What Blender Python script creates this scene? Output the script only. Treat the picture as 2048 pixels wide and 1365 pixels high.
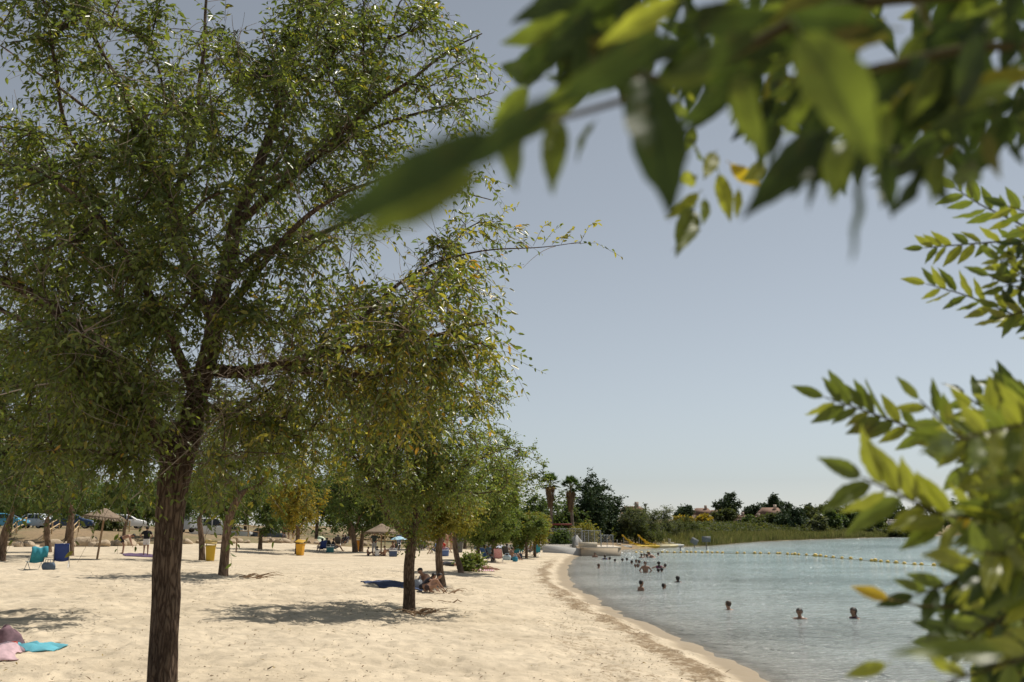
import bpy, bmesh, math, random
import numpy as np
from mathutils import Vector, Matrix, Quaternion

for _o in list(bpy.data.objects):
    bpy.data.objects.remove(_o, do_unlink=True)
SC = bpy.context.scene
COL = SC.collection
R = math.radians

# ------------------------------------------------------------------ camera
CAM_Z, FPX, HOR = 2.7, 1991.0, 1052.0
PITCH = math.atan((HOR - 682.5) / FPX)
cam_d = bpy.data.cameras.new('camera')
cam = bpy.data.objects.new('camera', cam_d)
COL.objects.link(cam)
cam.location = (0, 0, CAM_Z)
cam.rotation_euler = (math.pi / 2 + PITCH, 0, 0)
cam_d.sensor_fit = 'HORIZONTAL'
cam_d.sensor_width = 36.0
cam_d.lens = 36.0 * FPX / 2048.0
cam_d.clip_start = 0.05
cam_d.clip_end = 6000
cam_d.dof.use_dof = True
cam_d.dof.focus_distance = 18.0
cam_d.dof.aperture_fstop = 4.6
SC.camera = cam

# ------------------------------------------------------------------ sky, sun, exposure
SUN_EL, SUN_AZ = R(60), R(50)      # azimuth measured from the view direction towards the right
wd = bpy.data.worlds.new('World'); SC.world = wd; wd.use_nodes = True
nt = wd.node_tree; nt.nodes.clear()
sky = nt.nodes.new('ShaderNodeTexSky'); sky.sky_type = 'NISHITA'; sky.sun_disc = False
sky.sun_elevation = SUN_EL; sky.sun_rotation = SUN_AZ
sky.altitude = 2000; sky.air_density = 1.3; sky.dust_density = 0.0; sky.ozone_density = 6.0
hs = nt.nodes.new('ShaderNodeHueSaturation'); hs.inputs['Saturation'].default_value = 0.36; hs.inputs['Hue'].default_value = 0.488
bg = nt.nodes.new('ShaderNodeBackground'); bg.inputs['Strength'].default_value = 0.083
wo = nt.nodes.new('ShaderNodeOutputWorld')
nt.links.new(sky.outputs[0], hs.inputs['Color']); nt.links.new(hs.outputs[0], bg.inputs['Color'])
nt.links.new(bg.outputs[0], wo.inputs['Surface'])
sun_d = bpy.data.lights.new('sun', 'SUN'); sun_d.energy = 5.0; sun_d.angle = R(0.53); sun_d.color = (1.0, 0.94, 0.84)
sun = bpy.data.objects.new('sun', sun_d); COL.objects.link(sun)
SUNV = Vector((math.sin(SUN_AZ) * math.cos(SUN_EL), math.cos(SUN_AZ) * math.cos(SUN_EL), math.sin(SUN_EL)))
sun.rotation_euler = SUNV.to_track_quat('Z', 'Y').to_euler(); sun.location = SUNV * 60
SC.view_settings.view_transform = 'Standard'; SC.view_settings.look = 'None'
SC.view_settings.exposure = 0.0; SC.view_settings.gamma = 1.0; SC.view_settings.use_curve_mapping = False
SC.cycles.use_denoising = True
SC.cycles.max_bounces = 8; SC.cycles.diffuse_bounces = 3; SC.cycles.glossy_bounces = 3
SC.cycles.transmission_bounces = 4; SC.cycles.transparent_max_bounces = 8
SC.cycles.sample_clamp_indirect = 6.0

# ------------------------------------------------------------------ pixel <-> place helpers
_F = np.array([0, math.cos(PITCH), math.sin(PITCH)]); _U = np.array([0, -math.sin(PITCH), math.cos(PITCH)])
CAMP = np.array([0, 0, CAM_Z])
def ray(px, py):
    d = _F + (px - 1024) / FPX * np.array([1.0, 0, 0]) + (682.5 - py) / FPX * _U
    return d / d[1]
def P(px, py, Y):
    return CAMP + ray(px, py) * Y

# ------------------------------------------------------------------ terrain heights (lake surface is z = 0)
_SY = np.array([-60, 0, 10, 17.2, 21, 24.7, 29.9, 35.6, 45.6, 55, 67, 81, 94, 105, 117, 138, 173, 199, 224, 244, 269, 330, 420, 520, 900, 2500])
_SX = np.array([6.5, 5.3, 4.95, 4.6, 4.4, 4.06, 3.6, 3.2, 2.8, 3.0, 3.6, 4.85, 6.2, 9.5, 12.7, 26, 41, 57.6, 76, 90, 109, 165, 400, 900, 1500, 3000.0])
_sy = np.linspace(-60, 2500, 12801); _sx = np.interp(_sy, _SY, _SX)
_k = np.hanning(41); _k /= _k.sum()
_sx = np.convolve(np.pad(_sx, 20, mode='edge'), _k, 'valid'); _sg = np.gradient(_sx, _sy)
def sm(a, b, x):
    t = np.clip((x - a) / (b - a), 0, 1); return t * t * (3 - 2 * t)
def shore(X, Y):
    wob = .5 * (vnoise(Y * .45, Y * 0 + 3.3, 41) - .5) + .24 * (vnoise(Y * 1.7, Y * 0 + 8.1, 42) - .5)
    return (np.interp(Y, _sy, _sx) - X) / np.sqrt(1 + np.interp(Y, _sy, _sg) ** 2) + wob
def bank_t(X, Y):
    yb = np.interp(X, [-60, -36, -20, -12], [78, 80, 97, 104]); return sm(0, 13, Y - yb)
def ground(X, Y):
    X = np.asarray(X, float); Y = np.asarray(Y, float)
    s = shore(X, Y)
    zb = np.interp(s, [-30, -12, -6, -3, -1, 0, .5, 1.5, 4, 8, 15, 25, 100], [-4, -2.6, -1.7, -1.0, -.28, 0, .06, .25, .5, .75, .95, 1.05, 1.1])
    A = 1 - .55 * sm(35, 75, Y) * sm(-24, -12, X)
    zb = np.where(zb > 0.2, .2 + (zb - .2) * A, zb)
    zt = np.interp(X, [-200, -60, -40, -27, -22, -12, -6], [2.5, 2.5, 2.4, 1.6, 1.3, .9, .75])
    bt = bank_t(X, Y) * sm(-6, -12, X)
    zl = zb * (1 - bt) + np.maximum(zt, zb) * bt
    zf = np.interp(s, [-30, -12, -3, 0, 2, 12, 30, 80, 200], [-4, -2.6, -1, 0, .5, .9, 1.6, 4.4, 6])
    f = sm(104, 122, Y) * sm(-2, 10, X)
    zl = zl - .75 * sm(16, 24, Y - np.interp(X, [-60, -36, -20, -12], [78, 80, 97, 104])) * sm(-38, -30, X) * sm(-10, -16, X)
    return zl * (1 - f) + zf * f
# value noise for geometry
_tabs = {}
def _tab(seed):
    if seed not in _tabs: _tabs[seed] = np.random.RandomState(seed).rand(256, 256)
    return _tabs[seed]
def vnoise(x, y, seed=0):
    tab = _tab(seed)
    xi = np.floor(x).astype(int); yi = np.floor(y).astype(int); fx = x - xi; fy = y - yi
    fx = fx * fx * (3 - 2 * fx); fy = fy * fy * (3 - 2 * fy)
    a = tab[xi & 255, yi & 255]; b = tab[(xi + 1) & 255, yi & 255]; c = tab[xi & 255, (yi + 1) & 255]; d = tab[(xi + 1) & 255, (yi + 1) & 255]
    return (a * (1 - fx) + b * fx) * (1 - fy) + (c * (1 - fx) + d * fx) * fy

def relief(X, Y):
    """trodden sand: hollows and footprints"""
    s = shore(X, Y); dry = sm(.25, .9, s) * (1 - bank_t(X, Y)) * sm(60, 35, Y)
    foot = (vnoise(X * 3.1, Y * 3.1, 1) - .5) * .05 + (vnoise(X * 7.3, Y * 7.3, 2) - .5) * .035 + (vnoise(X * 1.1, Y * 1.1, 3) - .5) * .09
    foot -= np.clip(vnoise(X * 4.3 + 7, Y * 4.3, 4) - .6, 0, 1) * .17
    kerb = np.exp(-((s - 1.1 - .25 * vnoise(Y * .5, X * 0, 9)) / .25) ** 2) * .045
    return foot * dry + kerb * sm(90, 70, Y)
def gz(X, Y):
    return float(ground(X, Y) + relief(np.array([float(X)]), np.array([float(Y)]))[0])
_my = np.concatenate([np.arange(2, 60, .04), np.arange(60, 400, .15)])
def G(px, py, dz=0.0):
    r = ray(px, py); X = r[0] * _my; Z = CAM_Z + r[2] * _my
    i = int(np.argmax(Z <= np.maximum(ground(X, _my), 0 if False else -9)))
    return np.array([X[i], _my[i], gz(X[i], _my[i]) + dz])
def W(px, py):                 # a point on the lake surface
    r = ray(px, py); Y = -CAM_Z / r[2]; return np.array([r[0] * Y, Y, 0.0])

# ------------------------------------------------------------------ mesh helpers
def mesh_np(name, V, F, smooth=False, col=None, mats=None, midx=None, vattr=None):
    V = np.asarray(V, np.float32).reshape(-1, 3)
    me = bpy.data.meshes.new(name)
    if isinstance(F, np.ndarray):
        n, k = F.shape; loops = F.ravel(); starts = np.arange(n) * k
    else:
        loops = np.concatenate([np.asarray(f).ravel() for f in F]) if F else np.zeros(0)
        starts = []; c = 0
        for f in F:
            f = np.asarray(f)
            starts.append(c + np.arange(f.shape[0]) * f.shape[1]); c += f.size
        starts = np.concatenate(starts); n = len(starts)
    me.vertices.add(len(V)); me.vertices.foreach_set('co', V.ravel())
    me.loops.add(len(loops)); me.loops.foreach_set('vertex_index', loops.astype(np.int32))
    me.polygons.add(n); me.polygons.foreach_set('loop_start', starts.astype(np.int32))
    me.update(calc_edges=True)
    if smooth: me.polygons.foreach_set('use_smooth', np.ones(n, bool))
    if midx is not None: me.polygons.foreach_set('material_index', np.asarray(midx, np.int32))
    if col is not None:
        a = me.attributes.new('tint', 'FLOAT_COLOR', 'FACE')
        c4 = np.ones((n, 4), np.float32); c4[:, :3] = col; a.data.foreach_set('color', c4.ravel())
    if vattr:
        for k, v in vattr.items():
            a = me.attributes.new(k, 'FLOAT', 'POINT'); a.data.foreach_set('value', np.asarray(v, np.float32))
    for m in (mats or []): me.materials.append(m)
    return me
def link(name, me, parent=None, kind=None, mat=None):
    o = bpy.data.objects.new(name, me); COL.objects.link(o)
    if mat is not None and not me.materials: me.materials.append(mat)
    if parent is not None: o.parent = parent
    if kind: o['kind'] = kind
    return o
def thing(name, label, cat, loc=(0, 0, 0), rz=0.0, group=None, scale=1.0):
    o = bpy.data.objects.new(name, None); COL.objects.link(o); o.empty_display_size = .1
    o.location = [float(v) for v in loc]; o.rotation_euler = (0, 0, rz); o.scale = (scale,) * 3
    o['label'] = label; o['category'] = cat
    if group: o['group'] = group
    return o
def tag(o, label, cat, group=None):
    o['label'] = label; o['category'] = cat
    if group: o['group'] = group
    return o
_O1 = 'zeroth first second third fourth fifth sixth seventh eighth ninth tenth eleventh twelfth thirteenth fourteenth fifteenth sixteenth seventeenth eighteenth nineteenth'.split()
_T = {2: 'twent', 3: 'thirt', 4: 'fort', 5: 'fift'}
def ordinal(n):
    return _O1[n] if n < 20 else (_T[n // 10] + 'ieth' if n % 10 == 0 else _T[n // 10] + 'y-' + _O1[n % 10])
def norm(a):
    return a / np.maximum(np.linalg.norm(a, axis=-1, keepdims=True), 1e-9)
def tubes(Pt, Rd, sides, caps=False):
    """Pt (N,K,3), Rd (N,K) -> verts, quads of N round tubes"""
    Pt = np.asarray(Pt, float); N, K, _ = Pt.shape; Rd = np.broadcast_to(np.asarray(Rd, float), (N, K))
    T = norm(np.gradient(Pt, axis=1)) if K > 2 else np.repeat(norm(Pt[:, 1:] - Pt[:, :1]), 2, axis=1)
    ch = norm(Pt[:, -1] - Pt[:, 0])
    ref = np.where(np.abs(ch[:, 2:3]) < .8, np.array([[0, 0, 1.0]]), np.array([[1.0, 0, 0]]))
    ref = norm(ref - ch * np.sum(ref * ch, 1, keepdims=True))[:, None, :]
    n = norm(ref - T * np.sum(ref * T, 2, keepdims=True)); b = np.cross(T, n)
    a = np.arange(sides) * 2 * np.pi / sides
    V = Pt[:, :, None, :] + Rd[:, :, None, None] * (np.cos(a)[None, None, :, None] * n[:, :, None, :] + np.sin(a)[None, None, :, None] * b[:, :, None, :])
    idx = np.arange(N * K * sides).reshape(N, K, sides)
    A = idx[:, :-1, :]; B = np.roll(A, -1, 2); D = idx[:, 1:, :]; C = np.roll(D, -1, 2)
    F = np.stack([A, B, C, D], -1).reshape(-1, 4)
    return V.reshape(-1, 3), F
def merge(parts):
    """list of (V, F) with the same face size -> one V, F"""
    Vs, Fs, c = [], [], 0
    for V, F in parts:
        Vs.append(V); Fs.append(F + c); c += len(V)
    return np.concatenate(Vs), np.concatenate(Fs)
def box(cx, cy, cz, sx, sy, sz):
    v = np.array([[x, y, z] for z in (-.5, .5) for y in (-.5, .5) for x in (-.5, .5)]) * [sx, sy, sz] + [cx, cy, cz]
    f = np.array([[0, 2, 3, 1], [4, 5, 7, 6], [0, 1, 5, 4], [2, 6, 7, 3], [0, 4, 6, 2], [1, 3, 7, 5]])
    return v, f
def rod(a, b, r, sides=8, r2=None):
    return tubes(np.array([[a, b]], float), np.array([[r, r if r2 is None else r2]]), sides)
def capped(V, F, N, K, sides):
    """add end fans (as degenerate-free quads) is not needed for thin rods"""
    return V, F
def obj_parts(name, parts, mat, parent=None, smooth=False, kind=None):
    V, F = merge(parts); return link(name, mesh_np(name, V, F, smooth), parent, kind, mat)
def bevelled(name, parts, mat, parent, w=.01, seg=2):
    o = obj_parts(name, parts, mat, parent); m = o.modifiers.new('bevel', 'BEVEL'); m.width = w; m.segments = seg; m.limit_method = 'ANGLE'
    return o

# ------------------------------------------------------------------ materials
def newmat(name):
    m = bpy.data.materials.new(name); m.use_nodes = True
    return m, m.node_tree.nodes, m.node_tree.links, m.node_tree.nodes['Principled BSDF']
def nd(N, t, **kw):
    n = N.new(t)
    for k, v in kw.items():
        if k in n.inputs.keys(): n.inputs[k].default_value = v
        else: setattr(n, k, v)
    return n
_mc = {}
def plain(rgb, rough=.7, var=.12, scale=8.0, bump=0.0, metal=0.0, spec=.4):
    key = (tuple(rgb), rough, var, scale, bump, metal, spec)
    if key in _mc: return _mc[key]
    m, N, L, B = newmat('paint_%d' % len(_mc))
    tc = nd(N, 'ShaderNodeTexCoord'); ns = nd(N, 'ShaderNodeTexNoise', Scale=scale, Detail=4.0)
    L.new(tc.outputs['Object'], ns.inputs['Vector'])
    mp = nd(N, 'ShaderNodeMapRange'); mp.inputs['To Min'].default_value = 1 - var; mp.inputs['To Max'].default_value = 1 + var
    L.new(ns.outputs['Fac'], mp.inputs['Value'])
    mx = nd(N, 'ShaderNodeMix', data_type='RGBA', blend_type='MULTIPLY'); mx.inputs['Factor'].default_value = 1
    mx.inputs['A'].default_value = (*rgb, 1); cmb = nd(N, 'ShaderNodeCombineColor')
    for i in range(3): L.new(mp.outputs[0], cmb.inputs[i])
    L.new(cmb.outputs[0], mx.inputs['B']) ; L.new(mx.outputs['Result'], B.inputs['Base Color'])
    B.inputs['Roughness'].default_value = rough; B.inputs['Metallic'].default_value = metal; B.inputs['Specular IOR Level'].default_value = spec
    if bump:
        bp = nd(N, 'ShaderNodeBump', Strength=bump, Distance=.02); L.new(ns.outputs['Fac'], bp.inputs['Height']); L.new(bp.outputs[0], B.inputs['Normal'])
    _mc[key] = m; return m
def mixrgb(N, L, fac, a, b, mode='MIX'):
    mx = nd(N, 'ShaderNodeMix', data_type='RGBA', blend_type=mode)
    for s, v in (('Factor', fac), ('A', a), ('B', b)):
        i = mx.inputs[s]
        if hasattr(v, 'is_linked') or hasattr(v, 'links'): L.new(v, i)
        else: i.default_value = v if s == 'Factor' else (*v, 1)
    return mx.outputs['Result']
def ramp(N, L, src, stops):
    r = nd(N, 'ShaderNodeValToRGB'); e = r.color_ramp.elements
    while len(e) < len(stops): e.new(.5)
    for i, (p, c) in enumerate(stops):
        e[i].position = p; e[i].color = (*c, 1) if not isinstance(c, (int, float)) else (c, c, c, 1)
    L.new(src, r.inputs[0]); return r.outputs[0]

def mat_leaf(name, trans=.38, rough=.42, tmul=(1.5, 1.45, .55), spec=.5, attr=True, base=(.07, .1, .03), rnd=0.0, alt=None, altp=.12, vein=0.0):
    m, N, L, B = newmat(name); out = N['Material Output']
    if attr:
        a = nd(N, 'ShaderNodeAttribute', attribute_name='tint'); c = a.outputs['Color']
    else:
        oi = nd(N, 'ShaderNodeObjectInfo')
        c = mixrgb(N, L, oi.outputs['Random'], tuple(v * (1 - rnd) for v in base), tuple(v * (1 + rnd) for v in base))
        tc = nd(N, 'ShaderNodeTexCoord'); ns = nd(N, 'ShaderNodeTexNoise', Scale=2.2, Detail=3.0); L.new(tc.outputs['Object'], ns.inputs['Vector'])
        f = ramp(N, L, ns.outputs['Fac'], [(.35, .75), (.7, 1.25)])
        c = mixrgb(N, L, 1.0, c, f, 'MULTIPLY')
        n3 = nd(N, 'ShaderNodeTexNoise', Scale=5.5, Detail=5.0, Roughness=.7); L.new(tc.outputs['Object'], n3.inputs['Vector'])
        c = mixrgb(N, L, ramp(N, L, n3.outputs['Fac'], [(.62, 0.0), (.74, .6)]), c, (.16, .12, .035))
        if alt:
            gt = nd(N, 'ShaderNodeMath', operation='LESS_THAN'); gt.inputs[1].default_value = altp
            ml = nd(N, 'ShaderNodeMath', operation='FRACT'); m7 = nd(N, 'ShaderNodeMath', operation='MULTIPLY'); m7.inputs[1].default_value = 7.31
            L.new(oi.outputs['Random'], m7.inputs[0]); L.new(m7.outputs[0], ml.inputs[0]); L.new(ml.outputs[0], gt.inputs[0])
            c = mixrgb(N, L, gt.outputs[0], c, alt)
        if vein:
            wv = nd(N, 'ShaderNodeTexWave', Scale=6.0, Distortion=1.5, bands_direction='DIAGONAL'); L.new(tc.outputs['Object'], wv.inputs['Vector'])
            bp = nd(N, 'ShaderNodeBump', Strength=vein, Distance=.02); L.new(wv.outputs['Fac'], bp.inputs['Height']); L.new(bp.outputs[0], B.inputs['Normal'])
    L.new(c, B.inputs['Base Color']); B.inputs['Roughness'].default_value = rough; B.inputs['Specular IOR Level'].default_value = spec
    tr = nd(N, 'ShaderNodeBsdfTranslucent'); L.new(mixrgb(N, L, 1.0, c, tmul, 'MULTIPLY'), tr.inputs['Color'])
    mx = nd(N, 'ShaderNodeMixShader'); mx.inputs[0].default_value = trans
    L.new(B.outputs[0], mx.inputs[1]); L.new(tr.outputs[0], mx.inputs[2]); L.new(mx.outputs[0], out.inputs['Surface'])
    return m
def mat_bark(name, c1, c2, sc=1.0, bump=.9):
    m, N, L, B = newmat(name)
    tc = nd(N, 'ShaderNodeTexCoord'); mp = nd(N, 'ShaderNodeMapping'); mp.inputs['Scale'].default_value = (1, 1, .2)
    L.new(tc.outputs['Object'], mp.inputs['Vector'])
    n1 = nd(N, 'ShaderNodeTexNoise', Scale=34 * sc, Detail=7.0, Roughness=.7, Distortion=1.2); L.new(mp.outputs[0], n1.inputs['Vector'])
    v = nd(N, 'ShaderNodeTexVoronoi', Scale=24 * sc, feature='DISTANCE_TO_EDGE'); 
    w = nd(N, 'ShaderNodeTexNoise', Scale=9 * sc, Detail=3.0); L.new(mp.outputs[0], w.inputs['Vector'])
    ad = nd(N, 'ShaderNodeVectorMath', operation='MULTIPLY_ADD'); L.new(w.outputs['Color'], ad.inputs[0]); ad.inputs[1].default_value = (.09, .09, .09); L.new(mp.outputs[0], ad.inputs[2])
    L.new(ad.outputs[0], v.inputs['Vector'])
    h = nd(N, 'ShaderNodeMath', operation='MULTIPLY_ADD'); L.new(v.outputs['Distance'], h.inputs[0]); h.inputs[1].default_value = 1.3; L.new(n1.outputs['Fac'], h.inputs[2])
    c = ramp(N, L, h.outputs[0], [(.35, tuple(x * .45 for x in c1)), (.55, c1), (.85, c2)])
    big = nd(N, 'ShaderNodeTexNoise', Scale=2.2, Detail=2.0); L.new(tc.outputs['Object'], big.inputs['Vector'])
    c = mixrgb(N, L, 1.0, c, ramp(N, L, big.outputs['Fac'], [(.3, .75), (.7, 1.2)]), 'MULTIPLY')
    L.new(c, B.inputs['Base Color']); B.inputs['Roughness'].default_value = .9; B.inputs['Specular IOR Level'].default_value = .2
    bp = nd(N, 'ShaderNodeBump', Strength=bump, Distance=.03); L.new(h.outputs[0], bp.inputs['Height']); L.new(bp.outputs[0], B.inputs['Normal'])
    return m
M_BARK = mat_bark('bark_elm', (.092, .06, .042), (.21, .15, .105), 1.0, 1.2)
M_BARKF = mat_bark('bark_far', (.13, .085, .055), (.24, .17, .12), .6, .6)
M_BARKD = mat_bark('bark_palm', (.20, .15, .11), (.33, .26, .2), .4, .5)
M_LEAF = mat_leaf('elm_leaves', trans=.48, rough=.36, spec=.6, tmul=(1.75, 1.75, .65))
M_LEAFF = mat_leaf('far_leaves', trans=.36, rough=.62, spec=.15, tmul=(1.7, 1.65, .65))
M_PINE = mat_leaf('needle_leaves', trans=.12, rough=.7, spec=.2)
# ------------------------------------------------------------------ sand and ground
def mat_sand():
    m, N, L, B = newmat('sand')
    tc = nd(N, 'ShaderNodeTexCoord'); o = tc.outputs['Object']
    def noise(s, d=4.0, r=.55):
        n = nd(N, 'ShaderNodeTexNoise', Scale=s, Detail=d, Roughness=r); L.new(o, n.inputs['Vector']); return n.outputs['Fac']
    big = noise(.35, 3); mid = noise(2.6, 5, .6); fine = noise(38, 3, .7); grain = noise(160, 2, .7)
    c = ramp(N, L, big, [(.3, (.555, .46, .33)), (.7, (.64, .54, .40))])
    c = mixrgb(N, L, 1.0, c, ramp(N, L, mid, [(.3, .8), (.5, .97), (.72, 1.08)]), 'MULTIPLY')
    c = mixrgb(N, L, 1.0, c, ramp(N, L, noise(.9, 4, .65), [(.35, .86), (.6, 1.04)]), 'MULTIPLY')
    c = mixrgb(N, L, 1.0, c, ramp(N, L, grain, [(.25, .78), (.6, 1.05)]), 'MULTIPLY')
    # dark specks: bark crumbs and bits of leaf trodden into the sand
    v = nd(N, 'ShaderNodeTexVoronoi', Scale=7.0); L.new(o, v.inputs['Vector'])
    sp = ramp(N, L, v.outputs['Distance'], [(.035, 1.0), (.06, 0.0)])
    c = mixrgb(N, L, sp, c, (.16, .11, .07))
    # drift line of damp debris along the shore, and the wet strip at the water
    dr = nd(N, 'ShaderNodeAttribute', attribute_name='drift'); we = nd(N, 'ShaderNodeAttribute', attribute_name='wet')
    dn = noise(6.5, 6, .75)
    mu = nd(N, 'ShaderNodeMath', operation='MULTIPLY_ADD'); L.new(dr.outputs['Fac'], mu.inputs[0]); mu.inputs[1].default_value = .30; L.new(dn, mu.inputs[2])
    df = ramp(N, L, mu.outputs[0], [(.63, 0.0), (.80, .9)])
    c = mixrgb(N, L, df, c, (.21, .145, .08))
    c = mixrgb(N, L, we.outputs['Fac'], c, (.32, .245, .15))
    L.new(c, B.inputs['Base Color'])
    ro = nd(N, 'ShaderNodeMapRange'); ro.inputs['To Min'].default_value = .95; ro.inputs['To Max'].default_value = .45; L.new(we.outputs['Fac'], ro.inputs['Value']); L.new(ro.outputs[0], B.inputs['Roughness'])
    B.inputs['Specular IOR Level'].default_value = .25
    # trampled relief: rounded dents of footprints at two sizes and grains
    v2 = nd(N, 'ShaderNodeTexVoronoi', Scale=3.6, feature='SMOOTH_F1'); v2.inputs['Smoothness'].default_value = .5
    wn = nd(N, 'ShaderNodeTexNoise', Scale=2.0, Detail=2.0); L.new(o, wn.inputs['Vector'])
    ad = nd(N, 'ShaderNodeVectorMath', operation='MULTIPLY_ADD'); L.new(wn.outputs['Color'], ad.inputs[0]); ad.inputs[1].default_value = (.35, .35, 0); L.new(o, ad.inputs[2]); L.new(ad.outputs[0], v2.inputs['Vector'])
    h1 = nd(N, 'ShaderNodeMath', operation='MULTIPLY_ADD'); L.new(v2.outputs['Distance'], h1.inputs[0]); h1.inputs[1].default_value = .9; L.new(mid, h1.inputs[2])
    h2 = nd(N, 'ShaderNodeMath', operation='MULTIPLY_ADD'); L.new(fine, h2.inputs[0]); h2.inputs[1].default_value = .3; L.new(h1.outputs[0], h2.inputs[2])
    st = nd(N, 'ShaderNodeMapRange'); st.inputs['To Min'].default_value = .75; st.inputs['To Max'].default_value = .15; L.new(we.outputs['Fac'], st.inputs['Value'])
    bp = nd(N, 'ShaderNodeBump', Distance=.07); L.new(st.outputs[0], bp.inputs['Strength']); L.new(h2.outputs[0], bp.inputs['Height']); L.new(bp.outputs[0], B.inputs['Normal'])
    return m
def mat_ground():
    m, N, L, B = newmat('dry_grass_ground')
    tc = nd(N, 'ShaderNodeTexCoord'); o = tc.outputs['Object']
    n1 = nd(N, 'ShaderNodeTexNoise', Scale=.12, Detail=5.0, Roughness=.65); L.new(o, n1.inputs['Vector'])
    n2 = nd(N, 'ShaderNodeTexNoise', Scale=3.0, Detail=6.0, Roughness=.7); L.new(o, n2.inputs['Vector'])
    c = ramp(N, L, n1.outputs['Fac'], [(.3, (.29, .2, .115)), (.5, (.25, .18, .095)), (.64, (.15, .145, .06)), (.8, (.32, .24, .15))])  # whole ramp darkened to stand in for tree shade on the bank
    c = mixrgb(N, L, 1.0, c, ramp(N, L, n2.outputs['Fac'], [(.3, .65), (.7, 1.2)]), 'MULTIPLY')
    L.new(c, B.inputs['Base Color']); B.inputs['Roughness'].default_value = .95
    bp = nd(N, 'ShaderNodeBump', Strength=.8, Distance=.08); L.new(n2.outputs['Fac'], bp.inputs['Height']); L.new(bp.outputs[0], B.inputs['Normal'])
    return m
def build_ground():
    u = np.concatenate([np.linspace(-2.4, -.5, 60)[:-1], np.linspace(-.5, -.36, 40)[:-1], np.linspace(-.36, .16, 220)[:-1], np.linspace(.16, .5, 60)[:-1], np.linspace(.5, 2.4, 50)])
    y = np.concatenate([np.linspace(-9.5, 9, 40)[:-1], 9 + (np.linspace(0, 1, 255)[:-1] ** 1.5) * 31, np.geomspace(40, 130, 130)[:-1], np.geomspace(130, 3000, 50)])
    U, Y = np.meshgrid(u, y); X = U * (Y + 10)
    Z = ground(X, Y); s = shore(X, Y)
    Z = Z + relief(X, Y)
    n, k = U.shape; idx = np.arange(n * k).reshape(n, k)
    F = np.stack([idx[:-1, :-1], idx[:-1, 1:], idx[1:, 1:], idx[1:, :-1]], -1).reshape(-1, 4)
    V = np.stack([X, Y, Z], -1).reshape(-1, 3)
    wob = .5 * (vnoise(X * .9, Y * .9, 5) - .5)
    wet = (sm(.85, .5, s + .3 * wob) * sm(-3, -.5, s)).ravel()
    drift = (np.exp(-((s - 1.35 + wob) / .42) ** 2) * sm(100, 60, Y) + -.0 + .55 * np.exp(-((s - 3.0 + 2 * wob) / .9) ** 2) * sm(30, 20, Y)).ravel()
    fc = F.mean(1).astype(int)
    cX = X.ravel()[F].mean(1); cY = Y.ravel()[F].mean(1)
    isg = (bank_t(cX, cY) > .12) & (cX < -6) | ((cY > 99) & (cX < 400)) | (cY > 118)
    isg &= shore(cX, cY) > -.2
    ms = mat_sand(); mg = mat_ground()
    for nm, msk, mt in (('beach_sand', ~isg, ms), ('ground', isg, mg)):
        f = F[msk]; used, inv = np.unique(f, return_inverse=True)
        me = mesh_np(nm, V[used], inv.reshape(-1, 4), True, vattr={'wet': wet[used], 'drift': drift[used]})
        link(nm, me, None, 'structure', mt)
build_ground()

# ------------------------------------------------------------------ lake
def mat_water():
    m, N, L, B = newmat('lake_water'); out = N['Material Output']
    tc = nd(N, 'ShaderNodeTexCoord'); o = tc.outputs['Object']
    de = nd(N, 'ShaderNodeAttribute', attribute_name='depth')
    mp = nd(N, 'ShaderNodeMapping'); mp.inputs['Scale'].default_value = (.75, 1.25, 1); mp.inputs['Rotation'].default_value = (0, 0, .25); L.new(o, mp.inputs['Vector'])
    def noise(s, d, r, dist=0.0):
        n = nd(N, 'ShaderNodeTexNoise', Scale=s, Detail=d, Roughness=r, Distortion=dist); L.new(mp.outputs[0], n.inputs['Vector']); return n.outputs['Fac']
    a = noise(1.3, 4.0, .55, .6); b = noise(4.6, 4.0, .6, .4); cc = noise(.23, 2.0, .5)
    h = nd(N, 'ShaderNodeMath', operation='MULTIPLY_ADD'); L.new(b, h.inputs[0]); h.inputs[1].default_value = .42; L.new(a, h.inputs[2])
    bp = nd(N, 'ShaderNodeBump', Strength=1.0, Distance=.6); L.new(h.outputs[0], bp.inputs['Height'])
    pm = nd(N, 'ShaderNodeMapping'); pm.inputs['Scale'].default_value = (.05, .11, 1); L.new(o, pm.inputs['Vector']); pn_ = nd(N, 'ShaderNodeTexNoise', Scale=1.0, Detail=3.0); L.new(pm.outputs[0], pn_.inputs['Vector'])
    ds = nd(N, 'ShaderNodeMapRange'); ds.inputs['From Min'].default_value = .35; ds.inputs['From Max'].default_value = .65; ds.inputs['To Min'].default_value = .25; ds.inputs['To Max'].default_value = .85; L.new(pn_.outputs['Fac'], ds.inputs['Value']); L.new(ds.outputs[0], bp.inputs['Distance'])
    L.new(bp.outputs[0], B.inputs['Normal'])
    c = ramp(N, L, de.outputs['Fac'], [(0.0, (.35, .34, .30)), (.2, (.33, .365, .35)), (1.0, (.28, .38, .38))])
    c = mixrgb(N, L, 1.0, c, ramp(N, L, cc, [(.3, .85), (.7, 1.12)]), 'MULTIPLY')
    L.new(c, B.inputs['Base Color'])
    B.inputs['Roughness'].default_value = .12; B.inputs['IOR'].default_value = 1.33; B.inputs['Specular IOR Level'].default_value = .5
    al = nd(N, 'ShaderNodeMapRange'); al.inputs['From Max'].default_value = .05; al.inputs['To Min'].default_value = .6; al.inputs['To Max'].default_value = 1.0
    L.new(de.outputs['Fac'], al.inputs['Value']); L.new(al.outputs[0], B.inputs['Alpha'])
    return m
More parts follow.
